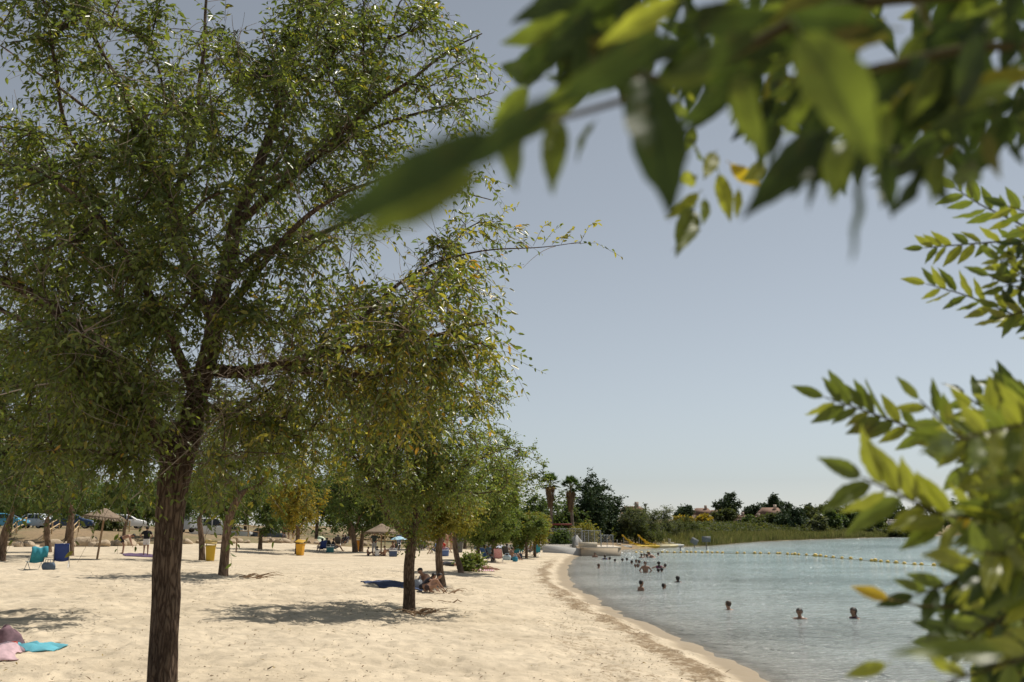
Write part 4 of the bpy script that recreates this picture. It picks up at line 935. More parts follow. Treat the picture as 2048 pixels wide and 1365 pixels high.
STAND = dict(pelvis=(0, 0, .93), chest=(0, .0, 1.30), neck=(0, .0, 1.45), head=(0, .025, 1.60), sl=(-.19, 0, 1.39), sr=(.19, 0, 1.39), el=(-.25, -.03, 1.12), er=(.25, -.03, 1.12), hl=(-.26, .06, .88), hr=(.26, .06, .88),
             kl=(-.1, .02, .49), kr=(.1, .02, .49), al=(-.11, -.02, .08), ar=(.11, -.02, .08))
def pose(**k): d = dict(STAND); d.update(k); return d
POSES = {
    'stand': pose(),
    'hips': pose(el=(-.36, -.08, 1.17), er=(.36, -.08, 1.17), hl=(-.17, .08, 1.0), hr=(.17, .08, 1.0), kl=(-.11, .04, .49)),
    'arms': pose(el=(-.42, .12, 1.3), er=(.42, .08, 1.28), hl=(-.62, .25, 1.22), hr=(.6, .28, 1.25)),
    'bend': pose(pelvis=(0, -.12, .9), chest=(0, .22, 1.02), neck=(0, .37, 1.06), head=(0, .52, 1.05), sl=(-.19, .3, 1.03), sr=(.19, .3, 1.03), el=(-.2, .36, .76), er=(.2, .38, .76), hl=(-.14, .46, .5), hr=(.12, .5, .5), kl=(-.1, .0, .48), kr=(.1, .03, .48)),
    'sit': pose(pelvis=(0, 0, .12), chest=(0, -.06, .48), neck=(0, -.03, .63), head=(0, .02, .78), sl=(-.19, -.05, .57), sr=(.19, -.05, .57), el=(-.26, .08, .34), er=(.26, .08, .34), hl=(-.16, .3, .3), hr=(.16, .3, .3), kl=(-.16, .4, .42), kr=(.15, .42, .4), al=(-.13, .66, .07), ar=(.12, .7, .07)),
    'cross': pose(pelvis=(0, 0, .12), chest=(0, .02, .47), neck=(0, .06, .62), head=(0, .1, .77), sl=(-.19, .03, .56), sr=(.19, .03, .56), el=(-.26, .12, .32), er=(.26, .12, .32), hl=(-.1, .32, .2), hr=(.1, .34, .22), kl=(-.36, .3, .16), kr=(.36, .3, .16), al=(.08, .34, .08), ar=(-.08, .42, .08)),
    'crouch': pose(pelvis=(0, 0, .2), chest=(0, .28, .45), neck=(0, .42, .54), head=(0, .53, .66), sl=(-.19, .36, .5), sr=(.19, .36, .5), el=(-.24, .5, .3), er=(.22, .52, .28), hl=(-.15, .68, .07), hr=(.14, .72, .07), kl=(-.2, .35, .36), kr=(.2, .33, .32), al=(-.15, .12, .07), ar=(.15, .1, .07)),
    'lie': pose(pelvis=(0, 0, .11), chest=(0, .36, .15), neck=(0, .5, .2), head=(0, .62, .27), sl=(-.19, .42, .15), sr=(.19, .42, .15), el=(-.27, .58, .05), er=(.27, .58, .05), hl=(-.1, .72, .06), hr=(.1, .74, .06), kl=(-.11, -.44, .08), kr=(.11, -.44, .08), al=(-.12, -.84, .07), ar=(.12, -.84, .07)),
    'chair': pose(pelvis=(0, 0, .3), chest=(0, -.14, .64), neck=(0, -.13, .79), head=(0, -.08, .94), sl=(-.19, -.13, .73), sr=(.19, -.13, .73), el=(-.29, .0, .5), er=(.29, .0, .5), hl=(-.26, .24, .44), hr=(.24, .24, .44), kl=(-.13, .43, .42), kr=(.13, .43, .42), al=(-.12, .66, .08), ar=(.12, .66, .08)),
}
def body_parts(J):
    J = {k: np.array(v, float) for k, v in J.items()}; pe, ch, ne, hd = J['pelvis'], J['chest'], J['neck'], J['head']
    side = norm(J['sr'] - J['sl']); spine = norm(ch - pe); fwd = norm(np.cross(spine, side)); fwd = -fwd if False else np.cross(side, spine) * -1
    fwd = norm(np.cross(spine, side)) ; up = norm(hd - ne); face = norm(np.cross(up, side))
    if (J['al'] - J['kl'])[2] < 0 and False: pass
    mid = (pe + ch) / 2; c = []
    def add(nm, a, b, ra, rb): c.append((nm, np.array(a, float), np.array(b, float), ra, rb))
    hl, hr = pe - side * .085 - spine * .03, pe + side * .085 - spine * .03
    add('hips', pe - side * .06, pe + side * .06, .115, .115)
    for s in (-1, 1): add('belly', pe + side * s * .05, mid + side * s * .045, .11, .1); add('torso', mid + side * s * .045, ch + side * s * .07, .1, .11)
    add('torso', ch - side * .09 + spine * .03, ch + side * .09 + spine * .03, .095, .095)
    add('torso', J['sl'] + side * .03, J['sr'] - side * .03, .062, .062); add('torso', ch + spine * .05, ne, .085, .058)
    add('neck', ne - up * .03, hd - up * .08, .056, .052)
    add('head', hd + up * .025 - face * .015, hd + up * .02 + face * .012, .092, .088); add('face', hd - up * .085 + face * .045, hd + up * .0 + face * .03, .048, .075)
    add('face', hd + face * .105 - up * .02, hd + face * .095 + up * .02, .014, .009)
    for s, S_, E, H in ((-1, 'sl', 'el', 'hl'), (1, 'sr', 'er', 'hr')):
        add('upper_arm', J[S_], J[E], .052, .041); add('forearm', J[E], J[H], .041, .028)
        add('ear', hd + side * s * .088 - up * .01, hd + side * s * .094 + up * .015, .014, .014)
        w = norm(J[H] - J[E]); add('hand', J[H], J[H] + w * .07, .03, .034)
    for hp, K, A in ((hl, 'kl', 'al'), (hr, 'kr', 'ar')):
        add('thigh', hp, J[K], .088, .058); add('shin', J[K], J[A], .056, .037)
        sh = norm(J[A] - J[K]); f = face - sh * (face @ sh) * .9; f = f - np.array([0, 0, 1]) * f[2] * (1 if J[A][2] < .12 else .3); f = norm(f) if np.linalg.norm(f) > .1 else norm(-np.array([0, 1, 0]))
        add('foot', J[A] - [0, 0, .035], J[A] + f * .15 - [0, 0, .045], .037, .03)
    return c, side, up, face, J
_pose_cache = {}
def pose_mesh(pn):
    if pn in _pose_cache: return _pose_cache[pn]
    c, side, up, face, J = body_parts(POSES[pn])
    V, F = merge([capsule(a, b, ra, rb) for _, a, b, ra, rb in c])
    o = link('tmp_body', mesh_np('tmp_body', V, F)); m = o.modifiers.new('r', 'REMESH'); m.mode = 'VOXEL'; m.voxel_size = .027; s = o.modifiers.new('s', 'SMOOTH'); s.iterations = 5; s.factor = .5
    dg = bpy.context.evaluated_depsgraph_get(); me = bpy.data.meshes.new_from_object(o.evaluated_get(dg))
    bpy.data.objects.remove(o, do_unlink=True)
    n = len(me.vertices); co = np.zeros(n * 3, np.float32); me.vertices.foreach_get('co', co); co = co.reshape(-1, 3)
    nor = np.zeros(n * 3, np.float32); me.vertices.foreach_get('normal', nor); nor = nor.reshape(-1, 3)
    best = np.full(n, 9.0); bi = np.zeros(n, int); bt = np.zeros(n)
    for i, (nm, a, b, ra, rb) in enumerate(c):
        d = b - a; t = np.clip(((co - a) @ d) / max(d @ d, 1e-9), 0, 1); dist = np.linalg.norm(co - (a + t[:, None] * d), axis=1) - (ra + (rb - ra) * t)
        k = dist < best; best[k] = dist[k]; bi[k] = i; bt[k] = t[k]
    names = np.array([q[0] for q in c])[bi]
    nf = len(me.polygons); loops = np.zeros(len(me.loops), np.int32); me.loops.foreach_get('vertex_index', loops); F = loops.reshape(-1, 4) if len(loops) == nf * 4 else None
    if F is None:
        me.calc_loop_triangles(); F = np.array([t.vertices[:] for t in me.loop_triangles])
    # fingers: five unequal bent tubes on each hand, joined to the body mesh
    fv = []
    for s, E, H in ((-1, 'el', 'hl'), (1, 'er', 'hr')):
        w = norm(J[H] - J[E]); pal = norm(np.cross(w, side)); ac = norm(np.cross(w, pal)); tip = J[H] + w * .085
        for k, (off, ln_, ang) in enumerate(((-.027, .055, 0), (-.009, .065, 0), (.009, .06, 0), (.026, .046, 0), (-.03, .05, .9))):
            st = (tip if k < 4 else J[H] + w * .03) + ac * off * s; d = norm(w + ac * off * 6 * s) if k < 4 else norm(w * .6 - ac * s * .8)
            p1 = st + d * ln_ * .55; p2 = p1 + norm(d + pal * .6) * ln_ * .5
            fv.append(tubes(np.array([[st, p1, p2]]), np.array([[.0095, .009, .006]]), 5))
    V2, F2 = merge(fv); Vb = np.concatenate([co, V2]); Fb = [F, F2 + n] if F.shape[1] != 4 else np.concatenate([F, F2 + n])
    body = mesh_np('body_' + pn, Vb, Fb, True)
    _pose_cache[pn] = dict(co=co, nor=nor, F=F, names=names, t=bt, J=J, up=up, face=face, side=side, body=body)
    return _pose_cache[pn]
_cl = {}
def cloth_mesh(pn, kind):
    key = (pn, kind)
    if key in _cl: return _cl[key]
    p = pose_mesh(pn); nm, t, co = p['names'], p['t'], p['co']; hd = p['J']['head']; h = (co - hd) @ p['up']; f = (co - hd) @ p['face']; off = .012
    isin = lambda *a: np.isin(nm, a)
    if kind == 'shorts': m = isin('hips') | (isin('belly') & (t < .35)) | (isin('thigh') & (t < .62)); off = .02
    elif kind == 'trunks': m = isin('hips') | (isin('belly') & (t < .3)) | (isin('thigh') & (t < .22))
    elif kind == 'trousers': m = isin('hips', 'thigh') | (isin('belly') & (t < .4)) | (isin('shin') & (t < .92)); off = .022
    elif kind == 'shirt': m = isin('torso', 'belly') | (isin('upper_arm') & (t < .6)) | isin('hips'); off = .018
    elif kind == 'suit': m = isin('torso', 'belly', 'hips'); 
    elif kind == 'bikini': q = (co - p['J']['chest']) @ norm(p['J']['chest'] - p['J']['pelvis']); m = isin('torso') & (q > -.06) & (q < .04)
    elif kind == 'hair': m = isin('head', 'ear', 'face') & ((h > .035) | (f < -.005)) & (h > -.09) & ~((f > .05) & (h < .06)); off = .016
    elif kind == 'long_hair': m = (isin('head', 'ear', 'face') & ((h > .035) | (f < .01)) | (isin('neck', 'torso') & (f < -.02) & (h > -.3) & (np.abs((co - hd) @ p['side']) < .12))) & ~((f > .05) & (h < .06)); off = .024
    F = p['F']; fm = m[F].all(1); used, inv = np.unique(F[fm], return_inverse=True)
    rs = np.random.RandomState(len(_cl)); wr = 1 + .35 * (vnoise(co[used, 0] * 22 + co[used, 2] * 14, co[used, 1] * 22, 5) - .5)
    V = co[used] + p['nor'][used] * off * wr[:, None]
    _cl[key] = mesh_np(kind, V, inv.reshape(-1, F.shape[1]), True); return _cl[key]
_sk = {}
def skin(v):
    if v not in _sk:
        m, N, L, B = newmat('skin'); c = [(.46, .27, .18), (.36, .2, .13), (.27, .145, .09), (.52, .32, .22)][v]
        tc = nd(N, 'ShaderNodeTexCoord'); ns = nd(N, 'ShaderNodeTexNoise', Scale=9.0); L.new(tc.outputs['Object'], ns.inputs['Vector'])
        L.new(mixrgb(N, L, ns.outputs['Fac'], tuple(x * .85 for x in c), tuple(x * 1.12 for x in c)), B.inputs['Base Color']); B.inputs['Roughness'].default_value = .5
        B.inputs['Subsurface Weight'].default_value = 0.0; _sk[v] = m
    return _sk[v]
HAIR = {'dark': (.02, .015, .012), 'brown': (.06, .035, .02), 'grey': (.25, .24, .23)}
def own(me, mat):
    """mesh data with its material, cached per pair so alike people share it"""
    k = (me.name, mat.name)
    if k not in _own: c = me.copy(); c.materials.clear(); c.materials.append(mat); _own[k] = c
    return _own[k]
_own = {}
def person(label, loc, pn, rz=0.0, sk=1, hair='dark', long=False, wear=(), scale=1.0, group=None, dz=0.0, name='person'):
    """wear: list of (kind, rgb, part name)"""
    root = thing(name, label, 'person', (loc[0], loc[1], loc[2] + dz), rz, group, scale); p = pose_mesh(pn)
    body = link('body', own(p['body'], skin(sk)), root)
    link('hair', own(cloth_mesh(pn, 'long_hair' if long else 'hair'), plain(HAIR[hair], .55, .2, 40, .4)), root)
    for kind, rgb, pname in wear: link(pname, own(cloth_mesh(pn, kind), plain(rgb, .85, .1, 20)), root)
    hd = p['J']['head']
    for s in (-1, 1):
        e = link('eye', _eye(), body); e.location = Vector(hd + p['face'] * .094 + p['side'] * s * .032 + p['up'] * .005)
    return root
def _eye():
    if 'eye' not in _own:
        i = capsule((0, 0, -.004), (0, 0, .004), .011, .011, 8); _own['eye'] = mesh_np('eye', *i, True, mats=[plain((.03, .02, .02), .2)])
    return _own['eye']
# --- bathers: (px, py of waterline, pose, sink, facing, skin (mostly darkened to stand for backlight), hair, long, label, wear)
TR = lambda c: [('trunks', c, 'swim_trunks')]
SW = lambda c: [('suit', c, 'swimsuit'), ('trunks', c, 'swim_bottom')]
BATH = [
    (1458, 1220, 'stand', 1.43, .6, 1, 'brown', False, 'bather up to the neck, leftmost of the three nearest heads', TR((.05, .05, .1))),
    (1600, 1238, 'stand', 1.41, 2.6, 2, 'dark', False, 'short-haired bather seen from the side, middle of the three nearest heads', TR((.03, .03, .05))),
    (1709, 1237, 'arms', 1.41, 1.9, 2, 'dark', True, 'long-haired bather swimming left, right of the three nearest heads', SW((.05, .02, .03))),
    (1282, 1182, 'stand', 1.28, -1.2, 2, 'dark', False, 'bare-shouldered bather standing chest-deep, left of the middle trio', TR((.1, .1, .1))),
    (1327, 1178, 'stand', 1.48, -1.4, 2, 'dark', False, 'bather with only the head out, middle trio centre', TR((.1, .1, .1))),
    (1356, 1165, 'arms', 1.42, .4, 2, 'dark', True, 'bather with wet hair up, right of the middle trio', SW((.1, .02, .02))),
    (1291, 1146, 'hips', 1.05, 2.9, 2, 'dark', False, 'person standing waist-deep in the middle of the bathing crowd', TR((.02, .02, .05))),
    (1318, 1137, 'arms', 1.28, .2, 1, 'dark', True, 'woman with raised shoulders right of the waist-deep bather', SW((.2, .05, .1))),
    (1331, 1135, 'stand', 1.49, .8, 2, 'dark', False, 'single dark head at the right end of the bathing crowd', TR((.1, .1, .1))),
    (1317, 1145, 'stand', 1.49, 0, 2, 'dark', False, 'left of two heads close together in front of the woman', TR((.1, .1, .1))),
    (1324, 1144, 'stand', 1.48, .5, 2, 'dark', False, 'right of two heads close together in front of the woman', TR((.1, .1, .1))),
    (1271, 1135, 'stand', 1.49, 3, 2, 'dark', False, 'left of two heads just left of the waist-deep bather', TR((.1, .1, .1))),
    (1277, 1135, 'stand', 1.48, 2, 2, 'dark', False, 'right of two heads just left of the waist-deep bather', TR((.1, .1, .1))),
    (1264, 1128, 'stand', 1.46, 1, 2, 'dark', False, 'head and neck above water left of the chatting pair', TR((.1, .1, .1))),
    (1273, 1126, 'stand', 1.46, 2, 2, 'dark', False, 'left of a chatting pair behind the two close heads', TR((.1, .1, .1))),
    (1278, 1127, 'stand', 1.48, -2, 2, 'dark', True, 'right of a chatting pair behind the two close heads', SW((.1, .1, .1))),
    (1254, 1122, 'stand', 1.48, 0, 2, 'dark', False, 'head next to the white splash', TR((.1, .1, .1))),
    (1245, 1123, 'stand', 1.49, 0, 2, 'dark', False, 'lone head halfway between the splash and the jetty', TR((.1, .1, .1))),
    (1230, 1124, 'stand', 1.49, 0, 2, 'dark', False, 'lone low head left of the bathing crowd', TR((.1, .1, .1))),
    (1283, 1116, 'stand', 1.36, 0, 2, 'dark', False, 'leftmost of the far group of bathers', TR((.1, .1, .1))),
    (1289, 1114, 'stand', 1.42, 2, 2, 'dark', False, 'second of the far group of bathers, turned away', TR((.1, .1, .1))),
    (1294, 1116, 'arms', 1.40, 1, 2, 'dark', True, 'third of the far group, arms spread on the water', SW((.1, .05, .1))),
    (1297, 1113, 'stand', 1.32, 1, 2, 'dark', False, 'tallest and rightmost of the far group of bathers', TR((.1, .1, .1))),
    (1311, 1116, 'crouch', .3, 1.2, 2, 'dark', False, 'bather diving forward near the far floats', TR((.05, .05, .1))),
    (1317, 1112, 'stand', 1.42, 1.2, 2, 'dark', False, 'bather behind the one diving near the far floats', TR((.1, .1, .1))),
    (1210, 1119, 'arms', 1.36, 0, 2, 'brown', True, 'bather with arms spread in front of the jetty corner', SW((.05, .05, .2))),
    (1190, 1115, 'stand', 1.28, 3, 2, 'dark', False, 'bather standing close to the jetty wall', TR((.05, .1, .3))),
    (1197, 1137, 'arms', 1.42, -1, 2, 'brown', False, 'bather paddling alone in the brownish shallows', TR((.2, .1, .1))),
    (1220, 1120, 'stand', 1.49, 1, 2, 'dark', False, 'small head right of the bather with spread arms', TR((.1, .1, .1))),
]
for x, y, pn, sink, rz, sk_, hr, lg, lb, wr_ in BATH:
    person(lb, W(x, y), pn, rz, sk_, hr, lg, wr_, 1.0, 'bathers in the lake', -sink)
person('child in red bathing trunks wading at the corner of the jetty', W(1154, 1112) - [0, 0, .15], 'bend', 1.2, 0, 'brown', False, TR((.6, .08, .05)), .75, 'bathers in the lake')
# --- people on the sand
GP = 'people on the beach'; up = np.array([0, 0, 1.0])
def pp(label, px, py, pn, rz, **k): return person(label, G(px, py), pn, rz, group=GP, **k)
pp('shirtless man in dark shorts bending over by the boulders', 246, 1108, 'bend', -1.4, sk=1, wear=[('shorts', (.02, .02, .025), 'shorts')], scale=1.02)
pp('woman in black top and white shorts seen from behind', 291, 1113, 'hips', .15, sk=1, wear=[('shirt', (.012, .012, .016), 'top'), ('shorts', (.75, .73, .7), 'shorts')], scale=.98)
pp('man standing under the thatched parasol in dark t-shirt and grey trousers', 748, 1111, 'hips', 3.0, sk=1, wear=[('shirt', (.05, .07, .07), 't_shirt'), ('trousers', (.42, .43, .44), 'trousers')], scale=1.0)
pp('boy sitting at the left rim of the parasol shade', 736, 1112, 'sit', -1.5, sk=1, wear=TR((.05, .05, .08)), scale=.72)
pp('child in white top sitting with back turned under the parasol', 754, 1113, 'cross', .2, sk=1, long=True, wear=[('shirt', (.75, .73, .7), 'top'), ('trunks', (.1, .1, .2), 'shorts')], scale=.8)
pp('bare-chested boy sitting under the parasol facing left', 769, 1113, 'sit', 1.4, sk=1, wear=TR((.1, .04, .04)), scale=.85)
pp('tanned person on a chair right of the parasol pole, nearer the cooler', 783, 1112, 'chair', 2.2, sk=2, wear=[('trunks', (.3, .06, .04), 'shorts')], scale=1.0)
pp('tanned person on a chair behind the cooler', 790, 1110, 'chair', 2.8, sk=2, wear=[('shorts', (.25, .06, .05), 'shorts')], scale=1.02)
pp('person wrapped in a dark and white towel right of the parasol', 797, 1103, 'stand', 3.0, sk=1, wear=[('shirt', (.08, .1, .18), 'wrap'), ('trousers', (.12, .15, .25), 'towel_skirt')], scale=.95)
pp('person in purple sitting left of the teal cool box', 643, 1104, 'chair', .6, sk=1, long=True, wear=[('shirt', (.2, .1, .2), 'top'), ('shorts', (.1, .06, .1), 'shorts')])
pp('person in white hat-coloured top sitting behind the cool box', 653, 1102, 'chair', .2, sk=1, wear=[('shirt', (.55, .5, .52), 'top'), ('shorts', (.05, .05, .07), 'shorts')])
pp('dark-clothed person leaning forward right of the cool box', 669, 1103, 'chair', -1.2, sk=2, wear=[('shirt', (.03, .03, .04), 'top'), ('shorts', (.04, .04, .05), 'shorts')])
for i, (x, y, rz) in enumerate(((676, 1092, 0), (684, 1091, 2), (690, 1091, 3))):
    pp(('left', 'middle', 'right')[i] + ' one of three dark-clothed people seated beyond the two-stemmed tree', x, y, 'chair', rz, sk=2, wear=[('shirt', [(.05, .02, .03), (.02, .02, .02), (.06, .03, .05)][i], 'top'), ('shorts', (.03, .03, .04), 'shorts')])
pp('crouching person nearest the slender elm, digging in the sand', 843, 1182, 'crouch', -1.35, sk=1, long=True, wear=SW((.02, .02, .03)), scale=.74)
pp('second crouching person of the family digging in the sand', 855, 1184, 'crouch', -1.2, sk=1, wear=TR((.05, .03, .03)), scale=.76)
pp('short-haired man sitting upright behind the digging pair', 864, 1176, 'crouch', 2.2, sk=1, wear=[('shorts', (.1, .05, .05), 'shorts')], scale=.9)
pp('person lying on the belly behind the leaning trunk', 905, 1133, 'lie', 1.5, sk=1, wear=[('shirt', (.06, .06, .07), 'top'), ('trunks', (.05, .05, .06), 'swim_bottom')])
pp('sunbather in orange lying behind the sapling', 951, 1136, 'lie', 1.2, sk=1, long=True, wear=SW((.5, .15, .05)))
pp('sunbather under a patterned cloth lying right of the sapling', 966, 1140, 'lie', 1.0, sk=1, wear=[('shirt', (.35, .25, .3), 'cloth'), ('trunks', (.5, .3, .3), 'swim_bottom')])
pp('person sitting in the left blue chair facing the lake', 971, 1124, 'chair', -.9, sk=2, wear=[('shirt', (.04, .04, .06), 'top'), ('shorts', (.03, .06, .1), 'shorts')])
pp('person sitting upright behind the left blue chair', 979, 1118, 'chair', -.6, sk=2, wear=[('shirt', (.06, .1, .14), 'top'), ('shorts', (.03, .03, .05), 'shorts')])
pp('dark-haired woman sitting under the pale lilac parasol', 994, 1112, 'cross', 2.4, sk=1, long=True, wear=SW((.05, .02, .03)))
pp('tanned person sitting left in the shade of the double tree', 1015, 1117, 'chair', -.5, sk=2, wear=TR((.15, .03, .03)))
pp('tanned person sitting on the sand between bag and cool box', 1024, 1121, 'sit', -1.0, sk=2, wear=TR((.02, .02, .05)))
pp('person sitting behind the blue bag, leaning back', 1029, 1114, 'chair', .7, sk=1, wear=[('shirt', (.35, .1, .1), 'top'), ('shorts', (.1, .1, .12), 'shorts')])
pp('standing woman with teal wrap in the shade of the last trees', 1043, 1108, 'stand', 2.5, sk=1, long=True, wear=[('trousers', (.05, .3, .36), 'wrap'), ('bikini', (.05, .2, .25), 'bikini_top')])
pp('seated person between the two last tree stems', 1060, 1110, 'chair', 1.0, sk=1, wear=[('shorts', (.2, .2, .22), 'shorts')])
pp('person in grey-green sitting right of the last tree stem', 1073, 1112, 'chair', .2, sk=1, wear=[('shirt', (.16, .2, .18), 'top'), ('shorts', (.3, .25, .2), 'shorts')])
pp('person in a blue chair left of the leaning yellow-green tree', 871, 1108, 'chair', .9, sk=1, wear=[('shirt', (.15, .22, .4), 'top'), ('shorts', (.1, .1, .15), 'shorts')])
pp('person in red top sitting right of the leaning yellow-green trunk', 888, 1106, 'chair', -.8, sk=1, wear=[('shirt', (.5, .06, .04), 'top'), ('shorts', (.1, .1, .15), 'shorts')])
pp('standing pale-skinned bather beyond the red-topped person, left', 894, 1100, 'stand', 1.0, sk=3, wear=TR((.4, .15, .15)))
pp('standing bather in pink beyond the red-topped person, right', 902, 1100, 'hips', -1.0, sk=3, long=True, wear=SW((.5, .2, .22)))
pp('person in black sitting far back under the bushy tree, left', 839, 1102, 'chair', .3, sk=2, wear=[('shirt', (.02, .02, .025), 'top'), ('shorts', (.3, .3, .3), 'shorts')])
pp('person in teal sitting far back under the bushy tree, right', 848, 1101, 'chair', -.6, sk=2, wear=[('shirt', (.05, .14, .16), 'top'), ('shorts', (.02, .02, .02), 'shorts')])
for i, (x, y, c) in enumerate(((568, 1078, (.3, .06, .08)), (577, 1078, (.04, .04, .06)), (586, 1079, (.02, .02, .03)))):
    pp(('person in dark red', 'person in navy', 'person in black')[i] + ' standing on the bank behind the yellowing tree', x, y, 'stand', i * 1.3, sk=1, wear=[('shirt', c, 'top'), ('shorts', (.05, .05, .07), 'shorts')])
# ------------------------------------------------------------------ things on the sand
M_WOOD = plain((.3, .2, .12), .85, .25, 12, .3); M_THATCH = None
M_FRAME = plain((.5, .5, .5), .35, .1, 5, 0, .8); M_DARKF = plain((.05, .05, .055), .5)
def grid_obj(name, fn, nu, nv, mat, parent=None, thick=.0):
    V = np.array([fn(i / (nu - 1), j / (nv - 1)) for i in range(nu) for j in range(nv)]); idx = np.arange(nu * nv).reshape(nu, nv)
    F = np.stack([idx[:-1, :-1], idx[1:, :-1], idx[1:, 1:], idx[:-1, 1:]], -1).reshape(-1, 4)
    o = link(name, mesh_np(name, V, F, True), parent, None, mat)
    if thick: m = o.modifiers.new('solid', 'SOLIDIFY'); m.thickness = thick
    return o
def stripes(c1, c2, sc, axis='X'):
    m, N, L, B = newmat('striped_cloth'); tc = nd(N, 'ShaderNodeTexCoord'); w = nd(N, 'ShaderNodeTexWave', Scale=sc, bands_direction=axis); L.new(tc.outputs['Object'], w.inputs['Vector'])
    L.new(ramp(N, L, w.outputs['Fac'], [(.45, c1), (.55, c2)]), B.inputs['Base Color']); B.inputs['Roughness'].default_value = .9; return m
def beach_chair(label, loc, rz, fab, scale=1.0, ruffle=False, hi=.85):
    root = thing('beach_chair', label, 'chair', loc, rz, 'folding beach chairs', scale)
    # faces +Y ; seat at .3
    for s in (-1, 1):
        x = .27 * s
        obj_parts('leg', [tubes(np.array([[(x, .28, .02), (x, .0, .3), (x, -.22, .5)]]), np.full((1, 3), .013), 6), tubes(np.array([[(x * .95, -.32, .02), (x * .95, .05, .3), (x * .95, .26, .33)]]), np.full((1, 3), .013), 6)], M_FRAME, root, True)
        obj_parts('armrest', [box(x * 1.08, -.02, .5, .05, .46, .025)], M_DARKF, root)
    obj_parts('back_frame', [tubes(np.array([[(-.27, -.2, .28), (-.27, -.34, .6), (-.26, -.44, hi), (0, -.46, hi + .03), (.26, -.44, hi), (.27, -.34, .6), (.27, -.2, .28)]]), np.full((1, 7), .013), 6)], M_FRAME, root, True)
    grid_obj('seat', lambda u, v: (-.26 + .52 * u, -.22 + .5 * v, .3 - .05 * math.sin(u * math.pi) * math.sin(v * math.pi)), 7, 6, fab, root, .012)
    grid_obj('backrest', lambda u, v: (-.26 + .52 * u, -.2 - .26 * v - .04 * math.sin(u * math.pi), .3 + (hi - .28) * v), 7, 7, fab, root, .014)
    if ruffle:   # towel thrown over the top of the back
        grid_obj('towel', lambda u, v: (-.31 + .62 * u, -.5 - .06 * math.sin(v * 3.14) - .02 * math.sin(u * 17), hi + .06 - .42 * v + .03 * math.sin(u * 9)), 18, 8, fab, root, .012)
    return root
M_TEAL = plain((.03, .24, .32), .8, .2, 9); M_NAVY = plain((.025, .05, .2), .8, .25, 9); M_BLUE = plain((.05, .12, .3), .8, .2, 9)
c = G(68, 1138); beach_chair('turquoise folding beach chair with a towel over its back', c, .75, M_TEAL, 1.0, True, .82)
c = G(122, 1138); beach_chair('navy blue folding beach chair with white-laced edge at the tree', c, .35, M_NAVY, 1.05, False, .9)
c = G(997, 1126); beach_chair('red and white striped beach chair seen from behind', c, -.1, stripes((.6, .08, .08), (.72, .6, .58), 9, 'Z'), 1.0)
for lb, px, py, rz, mt in (('blue beach chair left of the red striped one', 975, 1124, -.9, M_BLUE), ('dark chair behind the left blue beach chair', 980, 1117, -.6, M_DARKF), ('blue chair left of the leaning yellow-green trunk', 871, 1108, .9, M_BLUE), ('low chair right of the parasol pole', 783, 1112, 2.2, M_DARKF), ('low chair behind the blue and white cooler', 790, 1109, 2.8, M_DARKF),
                           ('low chair in the purple-dressed person\'s group', 643, 1104, .6, M_NAVY), ('low chair right of the teal cool box', 669, 1103, -1.2, M_DARKF), ('low chair behind the teal cool box', 653, 1102, .2, M_DARKF), ('low dark chair in the shade of the double tree', 1015, 1117, -.5, M_DARKF), ('teal chair behind the blue bag', 1029, 1114, .7, M_TEAL), ('chair between the two last tree stems', 1060, 1110, 1.0, M_DARKF), ('chair right of the last tree stem', 1073, 1112, .2, M_TEAL),
                           ('red chair right of the leaning yellow-green trunk', 888, 1106, -.8, plain((.4, .05, .04), .8)), ('dark chair under the bushy tree, left', 839, 1102, .3, M_DARKF), ('dark chair under the bushy tree, right', 848, 1101, -.6, M_DARKF),
                           ('left one of three dark chairs beyond the two-stemmed tree', 676, 1092, 0, M_DARKF), ('middle one of three dark chairs beyond the two-stemmed tree', 684, 1091, 2, M_DARKF), ('right one of three dark chairs beyond the two-stemmed tree', 690, 1091, 3, M_DARKF)):
    beach_chair(lb, G(px, py), rz, mt)
# ---- litter bins
def bin_(label, loc, rz, h=1.0, lid_open=False, col=(.62, .4, .03), lidc=(.3, .2, .04)):
    root = thing('litter_bin', label, 'bin', loc, rz, 'yellow litter bins', h)
    V = []
    for z, w in ((.02, .21), (.5, .235), (.8, .255)): V += [(-w, -w, z), (w, -w, z), (w, w, z), (-w, w, z)]
    i = np.arange(12).reshape(3, 4); F = np.concatenate([np.stack([i[:-1], np.roll(i[:-1], -1, 1), np.roll(i[1:], -1, 1), i[1:]], -1).reshape(-1, 4), i[0][::-1][None]])
    o = link('bin_body', mesh_np('bin_body', V, F), root, None, plain(col, .45, .12)); m = o.modifiers.new('b', 'BEVEL'); m.width = .025; m.segments = 2
    ring = [box(0, -.265, .8, .56, .03, .06), box(0, .265, .8, .56, .03, .06), box(-.265, 0, .8, .03, .5, .06), box(.265, 0, .8, .03, .5, .06)]
    obj_parts('rim', ring, plain(tuple(v * .8 for v in col), .5), root)
    obj_parts('liner', [box(0, 0, .79, .49, .49, .1)], plain((.012, .012, .012), .3, .2, 30, .6), root)
    for s in (-1, 1): obj_parts('lid_post', [box(.23 * s, .2, .9, .03, .03, .22)], plain((.02, .02, .02)), root)
    l = bevelled('lid', [box(0, 0, 0, .62, .6, .05)], plain(lidc, .5, .15), root, .02); l.location = (0, .0, 1.0); l.rotation_euler = (.28 if lid_open else .05, .12 if lid_open else 0, 0)
bin_('yellow litter bin with tilted brown lid beside the dark trunk', G(420, 1123), .25, 1.0, True)
bin_('orange-yellow litter bin leaning on the yellowing tree', G(600, 1112), -.2, 1.0, True, (.7, .36, .02), (.5, .3, .03))
bin_('orange litter bin between the two shady stems', G(715, 1103), 0, 1.1, False, (.6, .26, .03))
